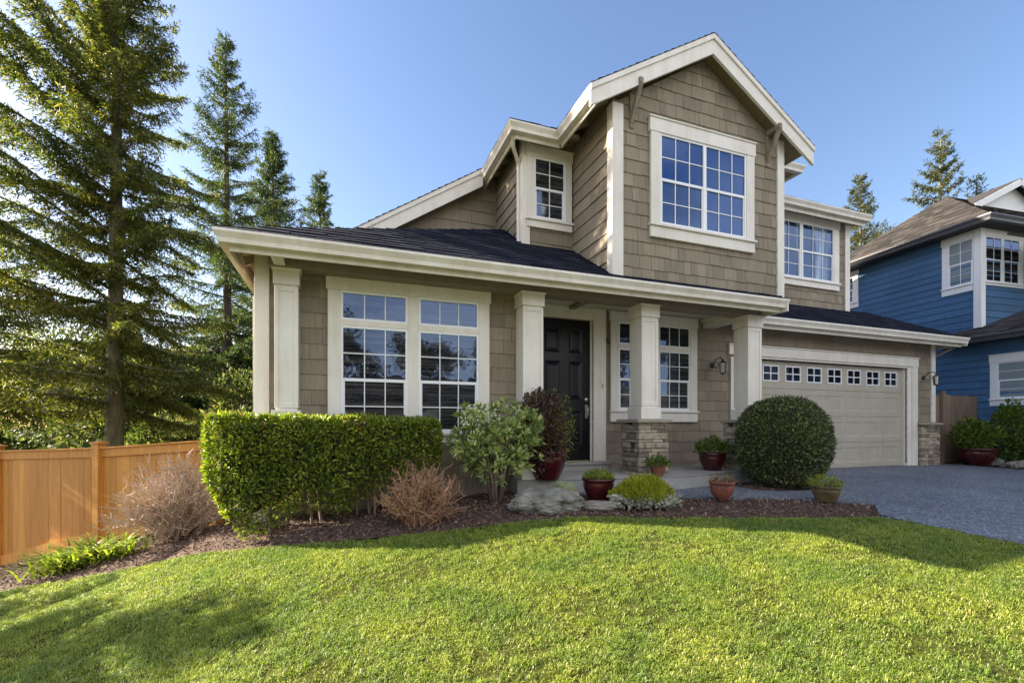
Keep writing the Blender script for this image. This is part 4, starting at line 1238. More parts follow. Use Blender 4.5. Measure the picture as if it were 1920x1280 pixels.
# cross gable facing the street
def gable(m):
    ax, az, hw, p = 3.55, 8.30, 2.2, 0.50
    x0, x1 = 0.95, 3.2
    for s in (-1, 1):
        a = [bw(x0, ax, az), bw(x1, ax, az), bw(x1, ax + s * hw, az - hw * p), bw(x0, ax + s * hw, az - hw * p)]
        b = [q + Vector((0, 0, -0.10)) for q in a]
        m.hull4(a, b, 0)
bpart('roof', gable, M['roof_brown'])
def gfront(m):
    ax, az, hw, p = 3.55, 8.18, 2.1, 0.50
    m.add([bw(1.2, ax, az), bw(1.2, ax + hw, az - hw * p), bw(1.2, ax - hw, az - hw * p), bw(1.3, ax, az), bw(1.3, ax + hw, az - hw * p), bw(1.3, ax - hw, az - hw * p)], [(0, 1, 2), (5, 4, 3), (0, 3, 4, 1), (1, 4, 5, 2), (2, 5, 3, 0)])
bpart('gable_wall', gfront, M['blue_trim'])
def grake(m):
    for s in (-1, 1):
        a = bw(0.94, 3.55 + s * .01, 8.16); b = bw(0.94, 3.55 + s * 2.15, 8.16 - 2.15 * .50)
        m.beam(a, b, 0.04, 0.17)
bpart('rake_board', grake, M['blue_trim'])
# dark gutters
def bgut(pts, name='gutter'):
    return gutter([bw(*p) for p in pts], bh, 'blue_gutter', name, scale=1.15)
bgut([(E1, E0 - .03, BZ + .03), (E0 - .03, E0 - .03, BZ + .03), (E0 - .03, 9, BZ + .03)])
def bsof(m):
    a = [bw(E1, E0 + .1, BZ - .14), bw(E0 + .1, E0 + .1, BZ - .14), bw(-0.03, -0.03, BZ - .14), bw(E1, -0.03, BZ - .14)]
    m.hull4(a, [q + Vector((0, 0, .02)) for q in a], 0)
    a = [bw(E0 + .1, E0 + .1, BZ - .14), bw(E0 + .1, 8, BZ - .14), bw(-0.03, 8, BZ - .14), bw(-0.03, -0.03, BZ - .14)]
    m.hull4(a, [q + Vector((0, 0, .02)) for q in a], 0)
bpart('soffit', bsof, M['blue_dark'])
# low roof over the ground floor front
LZ, LE = 2.55, -0.55
lx0, lx1 = -6.5, 1.05
broof('roof', BB, bw(0, LE, LZ), [(lx0, LE, LZ), (lx1, LE, LZ), (lx1 - .55, 0, LZ + .55 * .62), (0, 0.02, LZ + .57 * .62), (-1.55, 1.6, LZ + 2.15 * .62), (lx0, 1.6, LZ + 2.15 * .62)], 53, .62)
broof('roof', BA, bw(-6.5, 0, LZ), [(-1.55, 1.6, LZ + 1.33), (-1.55, 8, LZ + 1.33), (-.02, 8, LZ + 2.1), (-.02, .3, LZ + 2.1)], 54, 0.5)
bgut([(lx1, LE - .03, LZ + .03), (lx0, LE - .03, LZ + .03)])
def lsof(m):
    a = [bw(lx1 - .05, LE + .1, LZ - .14), bw(lx0, LE + .1, LZ - .14), bw(lx0, -0.03, LZ - .14), bw(lx1 - .05, -0.03, LZ - .14)]
    m.hull4(a, [q + Vector((0, 0, .02)) for q in a], 0)
bpart('soffit', lsof, M['blue_dark'])

# ------------------------------------------------------------------ fences
def cedar_fence():
    # three posts along a sloping line; panels racked between them
    A = Vector((-3.86, 9.83, 0)); d = Vector((.829, -.559, 0))
    t = thing('fence', 'orange cedar board fence with capped post, sloping down beside the clipped hedge', 'fence', (-3.86, 9.83, -1.98))
    def top(s): return (-0.375 + 0.034 * s) if s < 0 else (-0.375 + 0.066 * s)
    def bot(s):
        p = A + d * s
        return h1(p.x, p.y) + 0.02
    posts = [-12.0, -9.6, -7.2, -4.8, -2.42, 0.0, 2.42]
    F = Frame(A, d, (0, 0, 1), d.cross(Vector((0, 0, 1))))     # n towards the street
    for s in posts:
        m = MB()
        m.obox(F, s - .066, s + .066, bot(s) - .1, top(s) + 0.062, -0.06, 0.072)
        m.obox(F, s - .092, s + .092, top(s) + 0.063, top(s) + 0.092, -0.086, 0.098)
        c = [F(s + a * .075, top(s) + .092, b * .075) for a, b in ((-1, -1), (1, -1), (1, 1), (-1, 1))]
        m.add(c + [F(s, top(s) + .118, 0)], [(0, 1, 4), (1, 2, 4), (2, 3, 4), (3, 0, 4)])
        m.build('fence_post', M['cedar'], t, bevel=0.003)
    for a, b in zip(posts[:-1], posts[1:]):
        m = MB()
        e0, e1 = a + .0665, b - .0665
        def quad(z0a, z1a, z0b, z1b, n0, n1, u0=e0, u1=e1):
            m.add([F(u0, z0a, n0), F(u1, z0b, n0), F(u1, z1b, n0), F(u0, z1a, n0), F(u0, z0a, n1), F(u1, z0b, n1), F(u1, z1b, n1), F(u0, z1a, n1)],
                  [(0, 3, 2, 1), (4, 5, 6, 7), (0, 1, 5, 4), (1, 2, 6, 5), (2, 3, 7, 6), (3, 0, 4, 7)])
        ta, tb = top(e0), top(e1)
        ba, bb = bot(e0), bot(e1)
        quad(ta - .026, ta, tb - .026, tb, -0.045, 0.055)
        quad(ta - .165, ta - .027, tb - .165, tb - .027, -0.01, 0.022)
        quad(ba, ba + .19, bb, bb + .19, -0.01, 0.020)
        n = int((e1 - e0) / 0.142)
        for i in range(n):
            u0 = e0 + (e1 - e0) * i / n + .0014
            u1 = e0 + (e1 - e0) * (i + 1) / n - .0014
            f0, f1 = (u0 - e0) / (e1 - e0), (u1 - e0) / (e1 - e0)
            k = rnd.uniform(-.003, .003)
            quad(ba + (bb - ba) * f0 + .05, ta + (tb - ta) * f0 - .06, ba + (bb - ba) * f1 + .05, tb - (tb - ta) * (1 - f1) - .06, -0.030 + k, -0.012 + k, u0, u1)
        m.build('fence_panel', M['cedar'], t)
cedar_fence()
def side_fence():
    t = thing('fence', 'weathered brown board fence in the gap between garage and blue house', 'fence', (14.2, 7.05, -0.92))
    m = MB()
    x = 13.17
    while x < 15.1:
        w = 0.125
        hgt = 0.74 + rnd.uniform(-.015, .015)
        m.box(x + .003, x + w - .003, 7.05, 7.07, -0.95, hgt)
        x += w
    m.box(13.17, 15.2, 7.072, 7.11, 0.45, 0.53); m.box(13.17, 15.2, 7.072, 7.11, -0.6, -0.52)
    m.build('fence_panel', M['old_wood'], t)
    m = MB(); m.box(13.62, 13.71, 6.97, 7.048, -0.95, 0.83); m.build('fence_post', M['old_wood'], t)
side_fence()

# ------------------------------------------------------------------ foliage builders
def rot_about(v, axis, ang):
    c, s = np.cos(ang)[..., None], np.sin(ang)[..., None]
    return v * c + np.cross(axis, v) * s + axis * (axis * v).sum(-1, keepdims=True) * (1 - c)

def conifer(seed, height, R0, r_trunk, start, dz, per, droop, tuft, dens, mats, crown_pow=0.85, bare=0.0, tw=0.42, lop=None, tmax=1.1, asym=None):
    """returns (trunk MB, crown verts, crown faces); base at the origin"""
    rg = np.random.default_rng(seed)
    tr = MB()
    zs = np.linspace(0, height, 14)
    wob = np.cumsum(rg.normal(0, 0.012, (14, 2)), 0) * (height / 14)
    wob[0] = 0
    tr.tube([(wob[i, 0], wob[i, 1], zs[i] - (0.3 if i == 0 else 0)) for i in range(14)],
            [r_trunk * (1.25 if i == 0 else 1) * max(1 - zs[i] / height, 0.0) ** 0.8 + 0.012 for i in range(14)], 9)
    PV, PD, PL, PW = [], [], [], []
    z = start
    while z < height - 0.15:
        t = (z - start) / (height - start)
        n = max(2, int(per + rg.integers(-1, 2)))
        az0 = rg.uniform(0, 6.28)
        for b in range(n):
            if rg.random() < bare * (1 - t): continue
            az = az0 + 6.283 * b / n + rg.normal(0, .25)
            L = R0 * (1 - t) ** crown_pow * rg.choice([rg.uniform(.40, .75), rg.uniform(.75, 1.18), rg.uniform(.8, 1.15)]) + 0.18
            if lop: L *= 1 + lop[1] * math.cos(az - lop[0])
            zb = z + rg.uniform(-.5, .5) * dz
            out = np.array([math.cos(az), math.sin(az), 0.0])
            p0 = math.radians((1 - t) * droop[0] + t * droop[1] + rg.normal(0, 9))     # pitch at the root
            p1 = math.radians((1 - t) * droop[2] + t * droop[3] + rg.normal(0, 12))     # pitch at the tip
            if asym:
                e_ = math.radians(asym[1] * math.cos(az - asym[0])); p0 += e_; p1 += e_ * .6
            ns = 7
            pts = [np.array([np.interp(zb, zs, wob[:, 0]), np.interp(zb, zs, wob[:, 1]), zb])]
            for q in range(ns):
                pp = p0 + (p1 - p0) * (q / (ns - 1)) ** 1.4
                pts.append(pts[-1] + (out * math.cos(pp) + np.array([0, 0, math.sin(pp)])) * L / ns)
            pts = np.array(pts)
            rb = 0.006 + 0.0075 * L
            tr.tube(pts[::2].tolist() if len(pts) > 7 else pts.tolist(), [rb * (1 - q / 5) + .004 for q in range(len(pts[::2]))], 4, cap=False)
            # twigs on both sides
            m = max(3, int(L * dens))
            s = rg.uniform(0.03, 1.0, m) ** 0.85
            s[0] = 1.0
            fi = s * ns
            i0 = np.minimum(fi.astype(int), ns - 1)
            fr = (fi - i0)[:, None]
            bp = pts[i0] * (1 - fr) + pts[i0 + 1] * fr
            bd = nrm(pts[i0 + 1] - pts[i0])
            side = np.where(rg.random(m) < .5, 1.0, -1.0)
            lat = nrm(np.cross(bd, np.array([0, 0, 1.0]))) * side[:, None]
            fwd = rg.uniform(0.35, 1.0, m)[:, None]
            td = nrm(lat + bd * fwd + np.array([0, 0, 1.0]) * rg.uniform(-1.15, -.05, m)[:, None])
            td[0] = bd[0]
            tl = (tw * L * (1 - 0.55 * s) * rg.uniform(.5, 1.1, m)).clip(0.10, tmax)
            # tufts of needles along each twig
            k = np.maximum(4, (tl / tuft * 1.7).astype(int))
            idx = np.repeat(np.arange(m), k)
            pos = np.concatenate([np.linspace(0.02, 1.0, c) for c in k])
            P = bp[idx] + td[idx] * (tl[idx] * pos)[:, None] + np.array([0, 0, -1.0]) * (0.22 * tl[idx] * pos ** 2)[:, None]
            D = nrm(td[idx] * 0.8 + rg.normal(0, .55, (len(idx), 3)) + np.array([0, 0, -.12]))
            PV.append(P); PD.append(D)
            PL.append(tuft * rg.uniform(1.1, 2.2, len(idx))); PW.append(tuft * rg.uniform(.26, .50, len(idx)))
        z += dz * (1.0 - 0.35 * t) * rg.uniform(.75, 1.25)
    # leader
    P = np.array([[wob[-1, 0], wob[-1, 1], height - q * .06] for q in range(8)]); PV.append(P); PD.append(nrm(rg.normal(0, .5, (8, 3)) + np.array([0, 0, 1.0]))); PL.append(np.full(8, tuft * 1.6)); PW.append(np.full(8, tuft * .4))
    V, Fc = leaf_verts(np.concatenate(PV), np.concatenate(PD), np.concatenate(PL), np.concatenate(PW), rg, 0.15)
    return tr, V, Fc

def conifer_tree(label, x, y, zb, spec, crown_mat, bark_mat, group=None, name='conifer_tree'):
    t = thing(name, label, 'tree', (x, y, zb), group)
    tr, V, Fc = conifer(**spec)
    tr.v = [(a + x, b + y, c + zb) for a, b, c in tr.v]
    tr.build('trunk', M[bark_mat], t, smooth=True)
    np_mesh('crown', V + np.array([x, y, zb]), Fc, M[crown_mat], t)
    return t
GT = 'tall conifers behind the cedar fence'
conifer_tree('tallest fir, thick trunk just behind the cedar fence, top out of the frame', -4.01, 10.75, -2.3,
             dict(seed=11, height=12.3, R0=2.45, r_trunk=0.15, start=2.8, dz=0.31, per=5, droop=(-10, 46, -4, 60), tuft=0.052, dens=110, mats=None, crown_pow=0.55, bare=0.12, tw=.22, lop=(3.3, .22), tmax=.32, asym=(3.3, 20)), 'needle', 'bark', GT)
conifer_tree('fir at the far left edge, its branches reaching in over the end of the fence', -8.3, 13.6, -2.5,
             dict(seed=83, height=11.5, R0=2.7, r_trunk=0.13, start=3.0, dz=0.33, per=5, droop=(-8, 46, 0, 58), tuft=0.06, dens=95, mats=None, crown_pow=0.6, bare=0.08, tw=.22, tmax=.34), 'needle', 'bark', GT)
conifer_tree('slim dark spruce with bare brown lower trunk, close left of the house eave', -4.05, 20.0, -2.2,
             dict(seed=23, height=16.8, R0=3.5, r_trunk=0.19, start=2.9, dz=0.46, per=5, droop=(-18, 46, -2, 58), tuft=0.07, dens=56, mats=None, crown_pow=0.88, bare=0.06, tw=.24, tmax=.34), 'needle_dark', 'bark_dark', GT)
conifer_tree('dark pointed spruce just above the porch roof corner, with a smaller one right of it', -2.95, 24.0, -2.2,
             dict(seed=37, height=15.8, R0=3.6, r_trunk=0.16, start=1.5, dz=0.36, per=6, droop=(-14, 45, 4, 50), tuft=0.085, dens=44, mats=None, crown_pow=0.85, bare=0.03, tw=.26, tmax=.38), 'needle_dark', 'bark_dark', GT)
conifer_tree('smallest dark spruce tip above the left end of the porch roof', -1.04, 27.0, -2.2,
             dict(seed=41, height=15.9, R0=3.4, r_trunk=0.15, start=1.5, dz=0.40, per=6, droop=(-14, 40, 4, 45), tuft=0.095, dens=36, mats=None, crown_pow=0.9, bare=0.03, tw=.26, tmax=.38), 'needle_dark', 'bark_dark', GT)
GR = 'conifers behind the two houses on the right'
conifer_tree('bushy golden green spruce in the gap between the tan house and the blue house', 33.7, 22.0, -1.2,
             dict(seed=53, height=18.6, R0=4.0, r_trunk=0.2, start=4, dz=0.55, per=6, droop=(-6, 40, 12, 48), tuft=0.11, tw=.24, tmax=.42, dens=30, mats=None, crown_pow=0.85), 'needle_gold', 'bark', GR)
conifer_tree('open branched spruce rising behind the brown roof of the blue house', 31.0, 16.0, -1.2,
             dict(seed=61, height=17.3, R0=4.2, r_trunk=0.2, start=4, dz=0.70, per=5, droop=(-12, 35, 14, 45), tuft=0.105, tw=.22, tmax=.40, dens=34, mats=None, crown_pow=0.9, bare=0.08), 'needle_gold', 'bark', GR)
conifer_tree('small dark tree tip poking over the ridge of the blue house roof', 33.0, 15.4, -1.2,
             dict(seed=67, height=14.9, R0=2.6, r_trunk=0.15, start=5, dz=0.42, per=5, droop=(-8, 38, 12, 45), tuft=0.12, dens=11, mats=None, crown_pow=0.9), 'needle_dark', 'bark_dark', GR)
# the tree beyond the left edge of the picture whose shadow lies over the corner of the lawn
conifer_tree('small fir beyond the left edge of the lawn, casting the fringed shadow', -6.6, 7.05, -2.4,
             dict(seed=71, height=4.25, R0=1.75, r_trunk=0.07, start=0.3, dz=0.50, per=7, droop=(-4, 40, 6, 45), tuft=0.055, tmax=.20, dens=90, mats=None, crown_pow=0.75), 'needle', 'bark')

def blob_points(rg, n, c, rx, ry, rz, shell=0.5, flat=None):
    """points through an uneven ellipsoid, denser near the skin; returns points and outward directions"""
    d = nrm(rg.normal(size=(n, 3)))
    k = np.array([1 + 0.28 * noise.noise((a * 1.9 + c[0] * 3, b * 1.9 + c[1], e * 1.9)) + 0.14 * noise.noise((a * 5, b * 5 + c[0], e * 5)) for a, b, e in d])
    r = (rg.uniform(shell ** 3, 1, n) ** (1 / 3)) * k
    P = d * r[:, None] * np.array([rx, ry, rz]) + np.array(c)
    return P, d

def leafy_bush(name, label, cat, x, y, z0, rx, ry, rz, n, L, W, mat, group=None, seed=1, stems=8, stem_mat='stem', up=0.35, shell=0.35, crown='foliage', droop=0.0):
    rg = np.random.default_rng(seed)
    t = thing(name, label, cat, (x, y, z0), group)
    c = (x, y, z0 + rz * 1.02)
    P, d = blob_points(rg, n, c, rx, ry, rz, shell)
    ok = P[:, 2] > z0 + 0.02
    P, d = P[ok], d[ok]
    D = nrm(d + rg.normal(0, .55, P.shape) + np.array([0, 0, up - droop]))
    leaves(crown, P, D, L * rg.uniform(.6, 1.25, len(P)), W * rg.uniform(.7, 1.2, len(P)), M[mat], t, rg, 0.2)
    if stems:
        m = MB()
        for i in range(stems):
            a = rg.uniform(0, 6.28)
            e = np.array([math.cos(a) * rx * rg.uniform(.2, .8), math.sin(a) * ry * rg.uniform(.2, .8), rz * rg.uniform(.8, 1.6)])
            b = np.array([x + math.cos(a) * .06 * rx, y + math.sin(a) * .06 * ry, z0 - .05])
            pts = [b, b + e * np.array([.35, .35, .45]) + rg.normal(0, .03, 3) * rz, b + e]
            r0 = max(0.006, 0.018 * rz)
            m.tube([tuple(p) for p in pts], [r0 * 1.4, r0, r0 * .4], 5)
        m.build('stems', M[stem_mat], t, smooth=True)
    return t

# undergrowth beyond the cedar fence
GB = 'bushes behind the cedar fence'
for i, (x, y, rx, rz, lab, mt) in enumerate([
    (-13.2, 19.5, 2.2, 1.5, 'pinkish pale bush at the far left end of the fence', 'bush_far'),
    (-9.0, 16.2, 1.5, 1.25, 'yellow green bush left of the thick fir trunk', 'bush_far'),
    (-7.4, 21.5, 2.2, 2.6, 'tall loose bush directly behind the thick fir trunk', 'bush_far'),
    (-5.0, 17.2, 1.25, 1.35, 'pale bush to the right of the thick fir trunk', 'bush_far'),
    (-4.9, 23.5, 2.4, 3.0, 'large light green bush between the two bare trunks', 'bush_far'),
    (-2.6, 17.0, 1.5, 1.9, 'light green bush between the slim trunk and the house corner', 'bush_far'),
    (-2.0, 13.3, 0.9, 1.1, 'low green bush against the house side behind the hedge', 'bush_far'),
    (-11.0, 26.0, 3.0, 3.2, 'big dusty green bush far behind at the left', 'bush_far')]):
    leafy_bush('bush', lab, 'bush', x, y, h1(x, y) - .05, rx, rx * .9, rz, int(2600 * rx * rz) + 1500, 0.16, 0.085, mt, GB, 100 + i, 9, shell=0.2)

# ------------------------------------------------------------------ clipped hedge
def box_hedge():
    rg = np.random.default_rng(5)
    x0, x1, y0, y1, zt = -1.28, 1.12, 5.32, 5.88, 0.085
    t = thing('hedge', 'long flat topped clipped green hedge under the big front window', 'hedge', (0, 5.55, -1.1))
    n = 26000
    # sample the faces of a rounded box; the foot of the front rises towards the right where it thins out
    P, Nn = [], []
    area_f = (x1 - x0) * 1.2; area_t = (x1 - x0) * (y1 - y0); area_s = (y1 - y0) * 1.2
    tot = 2 * area_f + area_t + 2 * area_s
    for kind, a in (('f', area_f), ('b', area_f), ('t', area_t), ('l', area_s), ('r', area_s)):
        m = int(n * a / tot * (0.45 if kind == 'b' else 1.1))
        u, v = rg.random(m), rg.random(m)
        if kind in 'fb':
            p = np.c_[x0 + (x1 - x0) * u, np.full(m, y0 if kind == 'f' else y1), zt - 1.36 * v]; q = np.tile([0, -1 if kind == 'f' else 1, 0], (m, 1))
        elif kind == 't':
            p = np.c_[x0 + (x1 - x0) * u, y0 + (y1 - y0) * v, np.full(m, zt)]; q = np.tile([0, 0, 1], (m, 1))
        else:
            p = np.c_[np.full(m, x0 if kind == 'l' else x1), y0 + (y1 - y0) * u, zt - 1.36 * v]; q = np.tile([-1 if kind == 'l' else 1, 0, 0], (m, 1))
        P.append(p); Nn.append(q)
    P = np.concatenate(P); Nn = np.concatenate(Nn).astype(float)
    # round the edges
    c = np.array([(x0 + x1) / 2, (y0 + y1) / 2, zt - .6]); hs = np.array([(x1 - x0) / 2, (y1 - y0) / 2, .6]); r = 0.12
    core = np.clip(P - c, -(hs - r), hs - r); core[:, 2] = np.clip(P[:, 2] - c[2], -5, hs[2] - r)
    dd = P - c - core
    P = c + core + nrm(dd) * r; Nn = nrm(dd)
    foot = np.interp(P[:, 0], [-1.28, -.95, -.80, -.42, 0.0, .44, 1.09], [-.95, -1.20, -1.17, -.93, -.99, -.74, -.50]) + 0.05 * np.array([noise.noise((a * 5, 0, 7)) for a in P[:, 0]])
    taper = np.clip((foot + .35 - P[:, 2]) / .35, 0, 1)
    P[:, 1] += taper * 0.12 * np.sign(c[1] - P[:, 1])
    P[:, 0] += np.clip((-.9 - P[:, 0]) / .38, 0, 1) * np.clip((-.45 - P[:, 2]) / .7, 0, 1) * .20
    und = np.array([noise.noise((a * 2.3, b * 2.3, e * 2.3)) for a, b, e in P])
    P -= Nn * (np.abs(rg.normal(0, .028, len(P))) - .045 * und - .004)[:, None]
    P[:, 1] += np.clip((P[:, 0] - .05) / .12, 0, 1) * .07 * (P[:, 1] < c[1])
    keep = (P[:, 2] > foot) & (rg.random(len(P)) < 1.1 - taper * .5)
    P, Nn = P[keep], Nn[keep]
    D = nrm(Nn * .8 + rg.normal(0, .6, P.shape) + [0, 0, .25])
    leaves('foliage', P - D * .01, D, rg.uniform(.035, .075, len(P)), rg.uniform(.016, .028, len(P)), M['hedge'], t, rg, .2)
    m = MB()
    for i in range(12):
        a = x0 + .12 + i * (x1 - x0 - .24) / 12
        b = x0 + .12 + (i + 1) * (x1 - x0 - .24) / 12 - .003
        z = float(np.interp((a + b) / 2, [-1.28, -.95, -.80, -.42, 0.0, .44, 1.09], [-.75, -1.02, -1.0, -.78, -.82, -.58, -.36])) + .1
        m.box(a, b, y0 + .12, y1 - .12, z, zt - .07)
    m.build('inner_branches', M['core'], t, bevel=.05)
    m = MB()
    for i in range(14):
        a = rg.uniform(x0 + .5, x1 - .2); b = rg.uniform(5.52, 5.78)
        z = h1(a, b) - .05
        m.tube([(a, b, z), (a + rg.normal(0, .05), b + rg.normal(0, .04), -.7), (a + rg.normal(0, .1), b, -.4)], [.018, .014, .008], 5)
    m.build('stems', M['stem'], t)
box_hedge()

def ball_shrub():
    rg = np.random.default_rng(6)
    c = np.array([6.25, 5.20, -0.265]); rx, rz = 0.60, 0.665
    t = thing('ball_shrub', 'dark green shrub clipped to a ball in front of the garage column', 'shrub', (6.25, 5.2, -.93))
    n = 17000
    d = nrm(rg.normal(size=(n, 3)))
    # squarish ball, a little heavier at the shoulders
    sq = (np.abs(d) ** 2.3).sum(1) ** (-1 / 2.3)
    und = np.array([noise.noise((a * 3.1, b * 3.1, e * 3.1)) for a, b, e in d]) * .045
    P = c + d * (sq + und - np.abs(rg.normal(0, .045, n)) + .02)[:, None] * np.array([rx, rx, rz])
    ok = P[:, 2] > -0.90
    P, d = P[ok], d[ok]
    D = nrm(d * .7 + rg.normal(0, .6, P.shape) + [0, 0, .2])
    leaves('foliage', P - D * .01, D, rg.uniform(.035, .075, len(P)), rg.uniform(.016, .027, len(P)), M['ball'], t, rg, .2)
    m = MB()
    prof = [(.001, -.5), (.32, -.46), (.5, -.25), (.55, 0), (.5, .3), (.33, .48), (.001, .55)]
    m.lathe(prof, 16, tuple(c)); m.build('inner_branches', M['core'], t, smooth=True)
    m = MB()
    for i in range(6):
        a = i * 1.05
        m.tube([(6.25 + .05 * math.cos(a), 5.2 + .05 * math.sin(a), -1.0), (6.25 + .25 * math.cos(a), 5.2 + .25 * math.sin(a), -.6)], [.025, .016], 5)
    m.build('stems', M['stem'], t)
ball_shrub()

# ------------------------------------------------------------------ bare twig bushes
def twig_bush(label, x, y, z0, R_, h, n, mat, seed, spread=1.0, r0=0.007, leafn=0, lean=(0, 0), flat=1.0):
    rg = np.random.default_rng(seed)
    t = thing('twig_bush', label, 'bush', (x, y, z0))
    m = MB()
    tips = []
    for i in range(n):
        a = rg.uniform(0, 6.28); el = math.radians(rg.uniform(8, 88))
        e = np.array([math.cos(a) * math.cos(el) * R_ * spread + lean[0] * h, math.sin(a) * math.cos(el) * R_ * spread * flat + lean[1] * h, h * (0.22 + .78 * math.sin(el))]) * rg.uniform(.62, 1.05)
        b = np.array([x, y, z0 - .04]) + rg.normal(0, .06, 3) * [1, 1, 0]
        w = .07 * R_
        p1 = b + e * [.22, .22, .40] + rg.normal(0, w, 3)
        p2 = b + e * [.58, .58, .72] + rg.normal(0, w, 3)
        p3 = b + e + rg.normal(0, w * .8, 3)
        m.tube([tuple(b), tuple(p1), tuple(p2), tuple(p3)], [r0 * 1.7, r0 * 1.2, r0 * .8, r0 * .5], 4, cap=False)
        for q in range(rg.integers(4, 9)):
            f = rg.uniform(.3, 1)
            s = (p1 + (p2 - p1) * (f - .3) / .4) if f < .7 else (p2 + (p3 - p2) * (f - .7) / .3)
            dv = nrm(e / np.linalg.norm(e) * .7 + rg.normal(0, .75, 3) + [0, 0, .30]) * rg.uniform(.07, .22) * R_ * 1.2
            k = s + dv * .5 + rg.normal(0, .018, 3)
            m.tube([tuple(s), tuple(k), tuple(s + dv)], [r0 * .75, r0 * .6, r0 * .4], 3, cap=False)
            tips.append(s + dv)
    m.build('twigs', M[mat], t)
    if leafn:
        tips = np.array(tips)
        P = tips[rg.integers(0, len(tips), leafn)] + rg.normal(0, .015, (leafn, 3))
        leaves('foliage', P, rg.normal(size=(leafn, 3)) + [0, 0, .6], rg.uniform(.015, .035, leafn), .012, M['brown_leaf'], t, rg)
    return t
twig_bush('bare reddish tan twig bush in front of the hedge right end', .80, 4.97, h1(.80, 4.97), .50, .62, 230, 'twig', 31, 1.0, .0062, 900)
twig_bush('large bare pale twig bush against the cedar fence', -1.95, 7.05, h1(-1.95, 7.05), .80, 1.05, 420, 'twig_pale', 32, 1.0, .0060, 1500)

# ------------------------------------------------------------------ leafy shrubs by the porch
def pale_shrub():
    rg = np.random.default_rng(44)
    x, y, z0 = 1.80, 5.50, h1(1.80, 5.50)
    t = thing('leafy_shrub', 'pale green broad leaved shrub with bare forked stems, between the hedge and the front door', 'shrub', (x, y, z0))
    m = MB()
    ends = []
    for i in range(13):
        a = rg.uniform(0, 6.28); sp = rg.uniform(.1, .5)
        e = np.array([x + math.cos(a) * sp, y + math.sin(a) * sp * .8, z0 + rg.uniform(.55, 1.12)])
        b = np.array([x + math.cos(a) * .05, y + math.sin(a) * .05, z0 - .04])
        k = b + (e - b) * [.3, .3, .5] + rg.normal(0, .03, 3)
        m.tube([tuple(b), tuple(k), tuple(e)], [.022, .015, .008], 6)
        for q in range(6):
            f = rg.uniform(.3, 1)
            s = k + (e - k) * f
            d = nrm(np.array([math.cos(a), math.sin(a), .7]) + rg.normal(0, .6, 3)) * rg.uniform(.12, .26)
            m.tube([tuple(s), tuple(s + d)], [.007, .004], 4)
            ends.append(s + d)
        ends.append(e)
    m.build('stems', M['stem'], t, smooth=True)
    ends = np.array(ends)
    C = np.concatenate([ends, blob_points(rg, 240, (x + .02, y, z0 + .74), .58, .46, .48, .35)[0]])
    C = C[C[:, 2] > z0 + .28]
    P, D = [], []
    for c in C:
        k = rg.integers(9, 15)
        out = nrm(c - np.array([x, y, z0 + .4]))
        d = nrm(rg.normal(0, .75, (k, 3)) + out * .7 + [0, 0, .25])
        P.append(c + d * .012); D.append(d)
    P, D = np.concatenate(P), np.concatenate(D)
    leaves('foliage', P, D, rg.uniform(.06, .115, len(P)), rg.uniform(.025, .042, len(P)), M['rhody'], t, rg, .18)
    k = 120
    P, d = blob_points(rg, k, (x - .27, y - .22, z0 + 1.04), .24, .18, .16, .2)
    leaves('blossom', P, nrm(d + rg.normal(0, .5, P.shape)), rg.uniform(.03, .06, k), .028, M['white_leaf'], t, rg, .2)
pale_shrub()

# ------------------------------------------------------------------ pots and what grows in them
def pot(label, x, y, z, r, h, mat, prof=None, group='flower pots around the porch', squat=0.62):
    t = thing('flower_pot', label, 'pot', (x, y, z), group)
    m = MB()
    p = prof or [(.001, 0.0), (r * squat, 0.0), (r * (squat + .03), h * .06), (r * .86, h * .34), (r * .97, h * .58), (r * .99, h * .76), (r * .96, h * .85), (r * 1.06, h * .88), (r * 1.08, h * .97), (r * 1.02, h), (r * .92, h * .98), (r * .90, h * .90)]
    m.lathe(p, 36, (x, y, z))
    o = m.build('pot', M[mat], t, smooth=True)
    m = MB(); m.lathe([(r * .90, h * .90), (r * .4, h * .93), (.001, h * .92)], 24, (x, y, z)); m.build('potting_soil', M['mulch'], t, smooth=True)
    return t
def tuft(name, label, cat, x, y, z, r, h, n, L, W, mat, seed, group=None, stems=True, flat=.5):
    rg = np.random.default_rng(seed)
    t = thing(name, label, cat, (x, y, z), group)
    a = rg.uniform(0, 6.28, n); q = np.sqrt(rg.random(n))
    hh = h * rg.uniform(.15, 1, n) * (1 - flat * q ** 2)
    P = np.c_[x + r * q * np.cos(a), y + r * q * np.sin(a), z + hh]
    D = nrm(np.c_[np.cos(a) * q, np.sin(a) * q, np.full(n, .75)] + rg.normal(0, .5, (n, 3)))
    leaves('foliage', P, D, L * rg.uniform(.6, 1.3, n), W * rg.uniform(.7, 1.2, n), M[mat], t, rg, .2)
    if stems:
        m = MB()
        for i in range(14):
            b = rg.uniform(0, 6.28); s = rg.uniform(.3, .9) * r
            m.tube([(x + .2 * s * math.cos(b), y + .2 * s * math.sin(b), z - .03), (x + .6 * s * math.cos(b), y + .6 * s * math.sin(b), z + h * .4), (x + s * math.cos(b), y + s * math.sin(b), z + h * .75)], [.005, .004, .002], 4)
        m.build('stems', M['stem'], t)
    return t
SZ = -0.735
pot('biggest dark red glazed pot, left of the front door under the purple shrub', 2.64, 5.84, SZ, .27, .40, 'red_glaze')
pot('dark red glazed pot on the mulch just left of the yellow heath', 3.03, 5.12, h1(3.03, 5.12), .195, .27, 'red_glaze')
pot('small worn clay pot against the stone column base', 4.28, 5.58, SZ, .105, .15, 'terracotta')
pot('glossy dark red pot on the porch slab under the porch window', 5.72, 6.05, SZ, .205, .29, 'red_glaze')
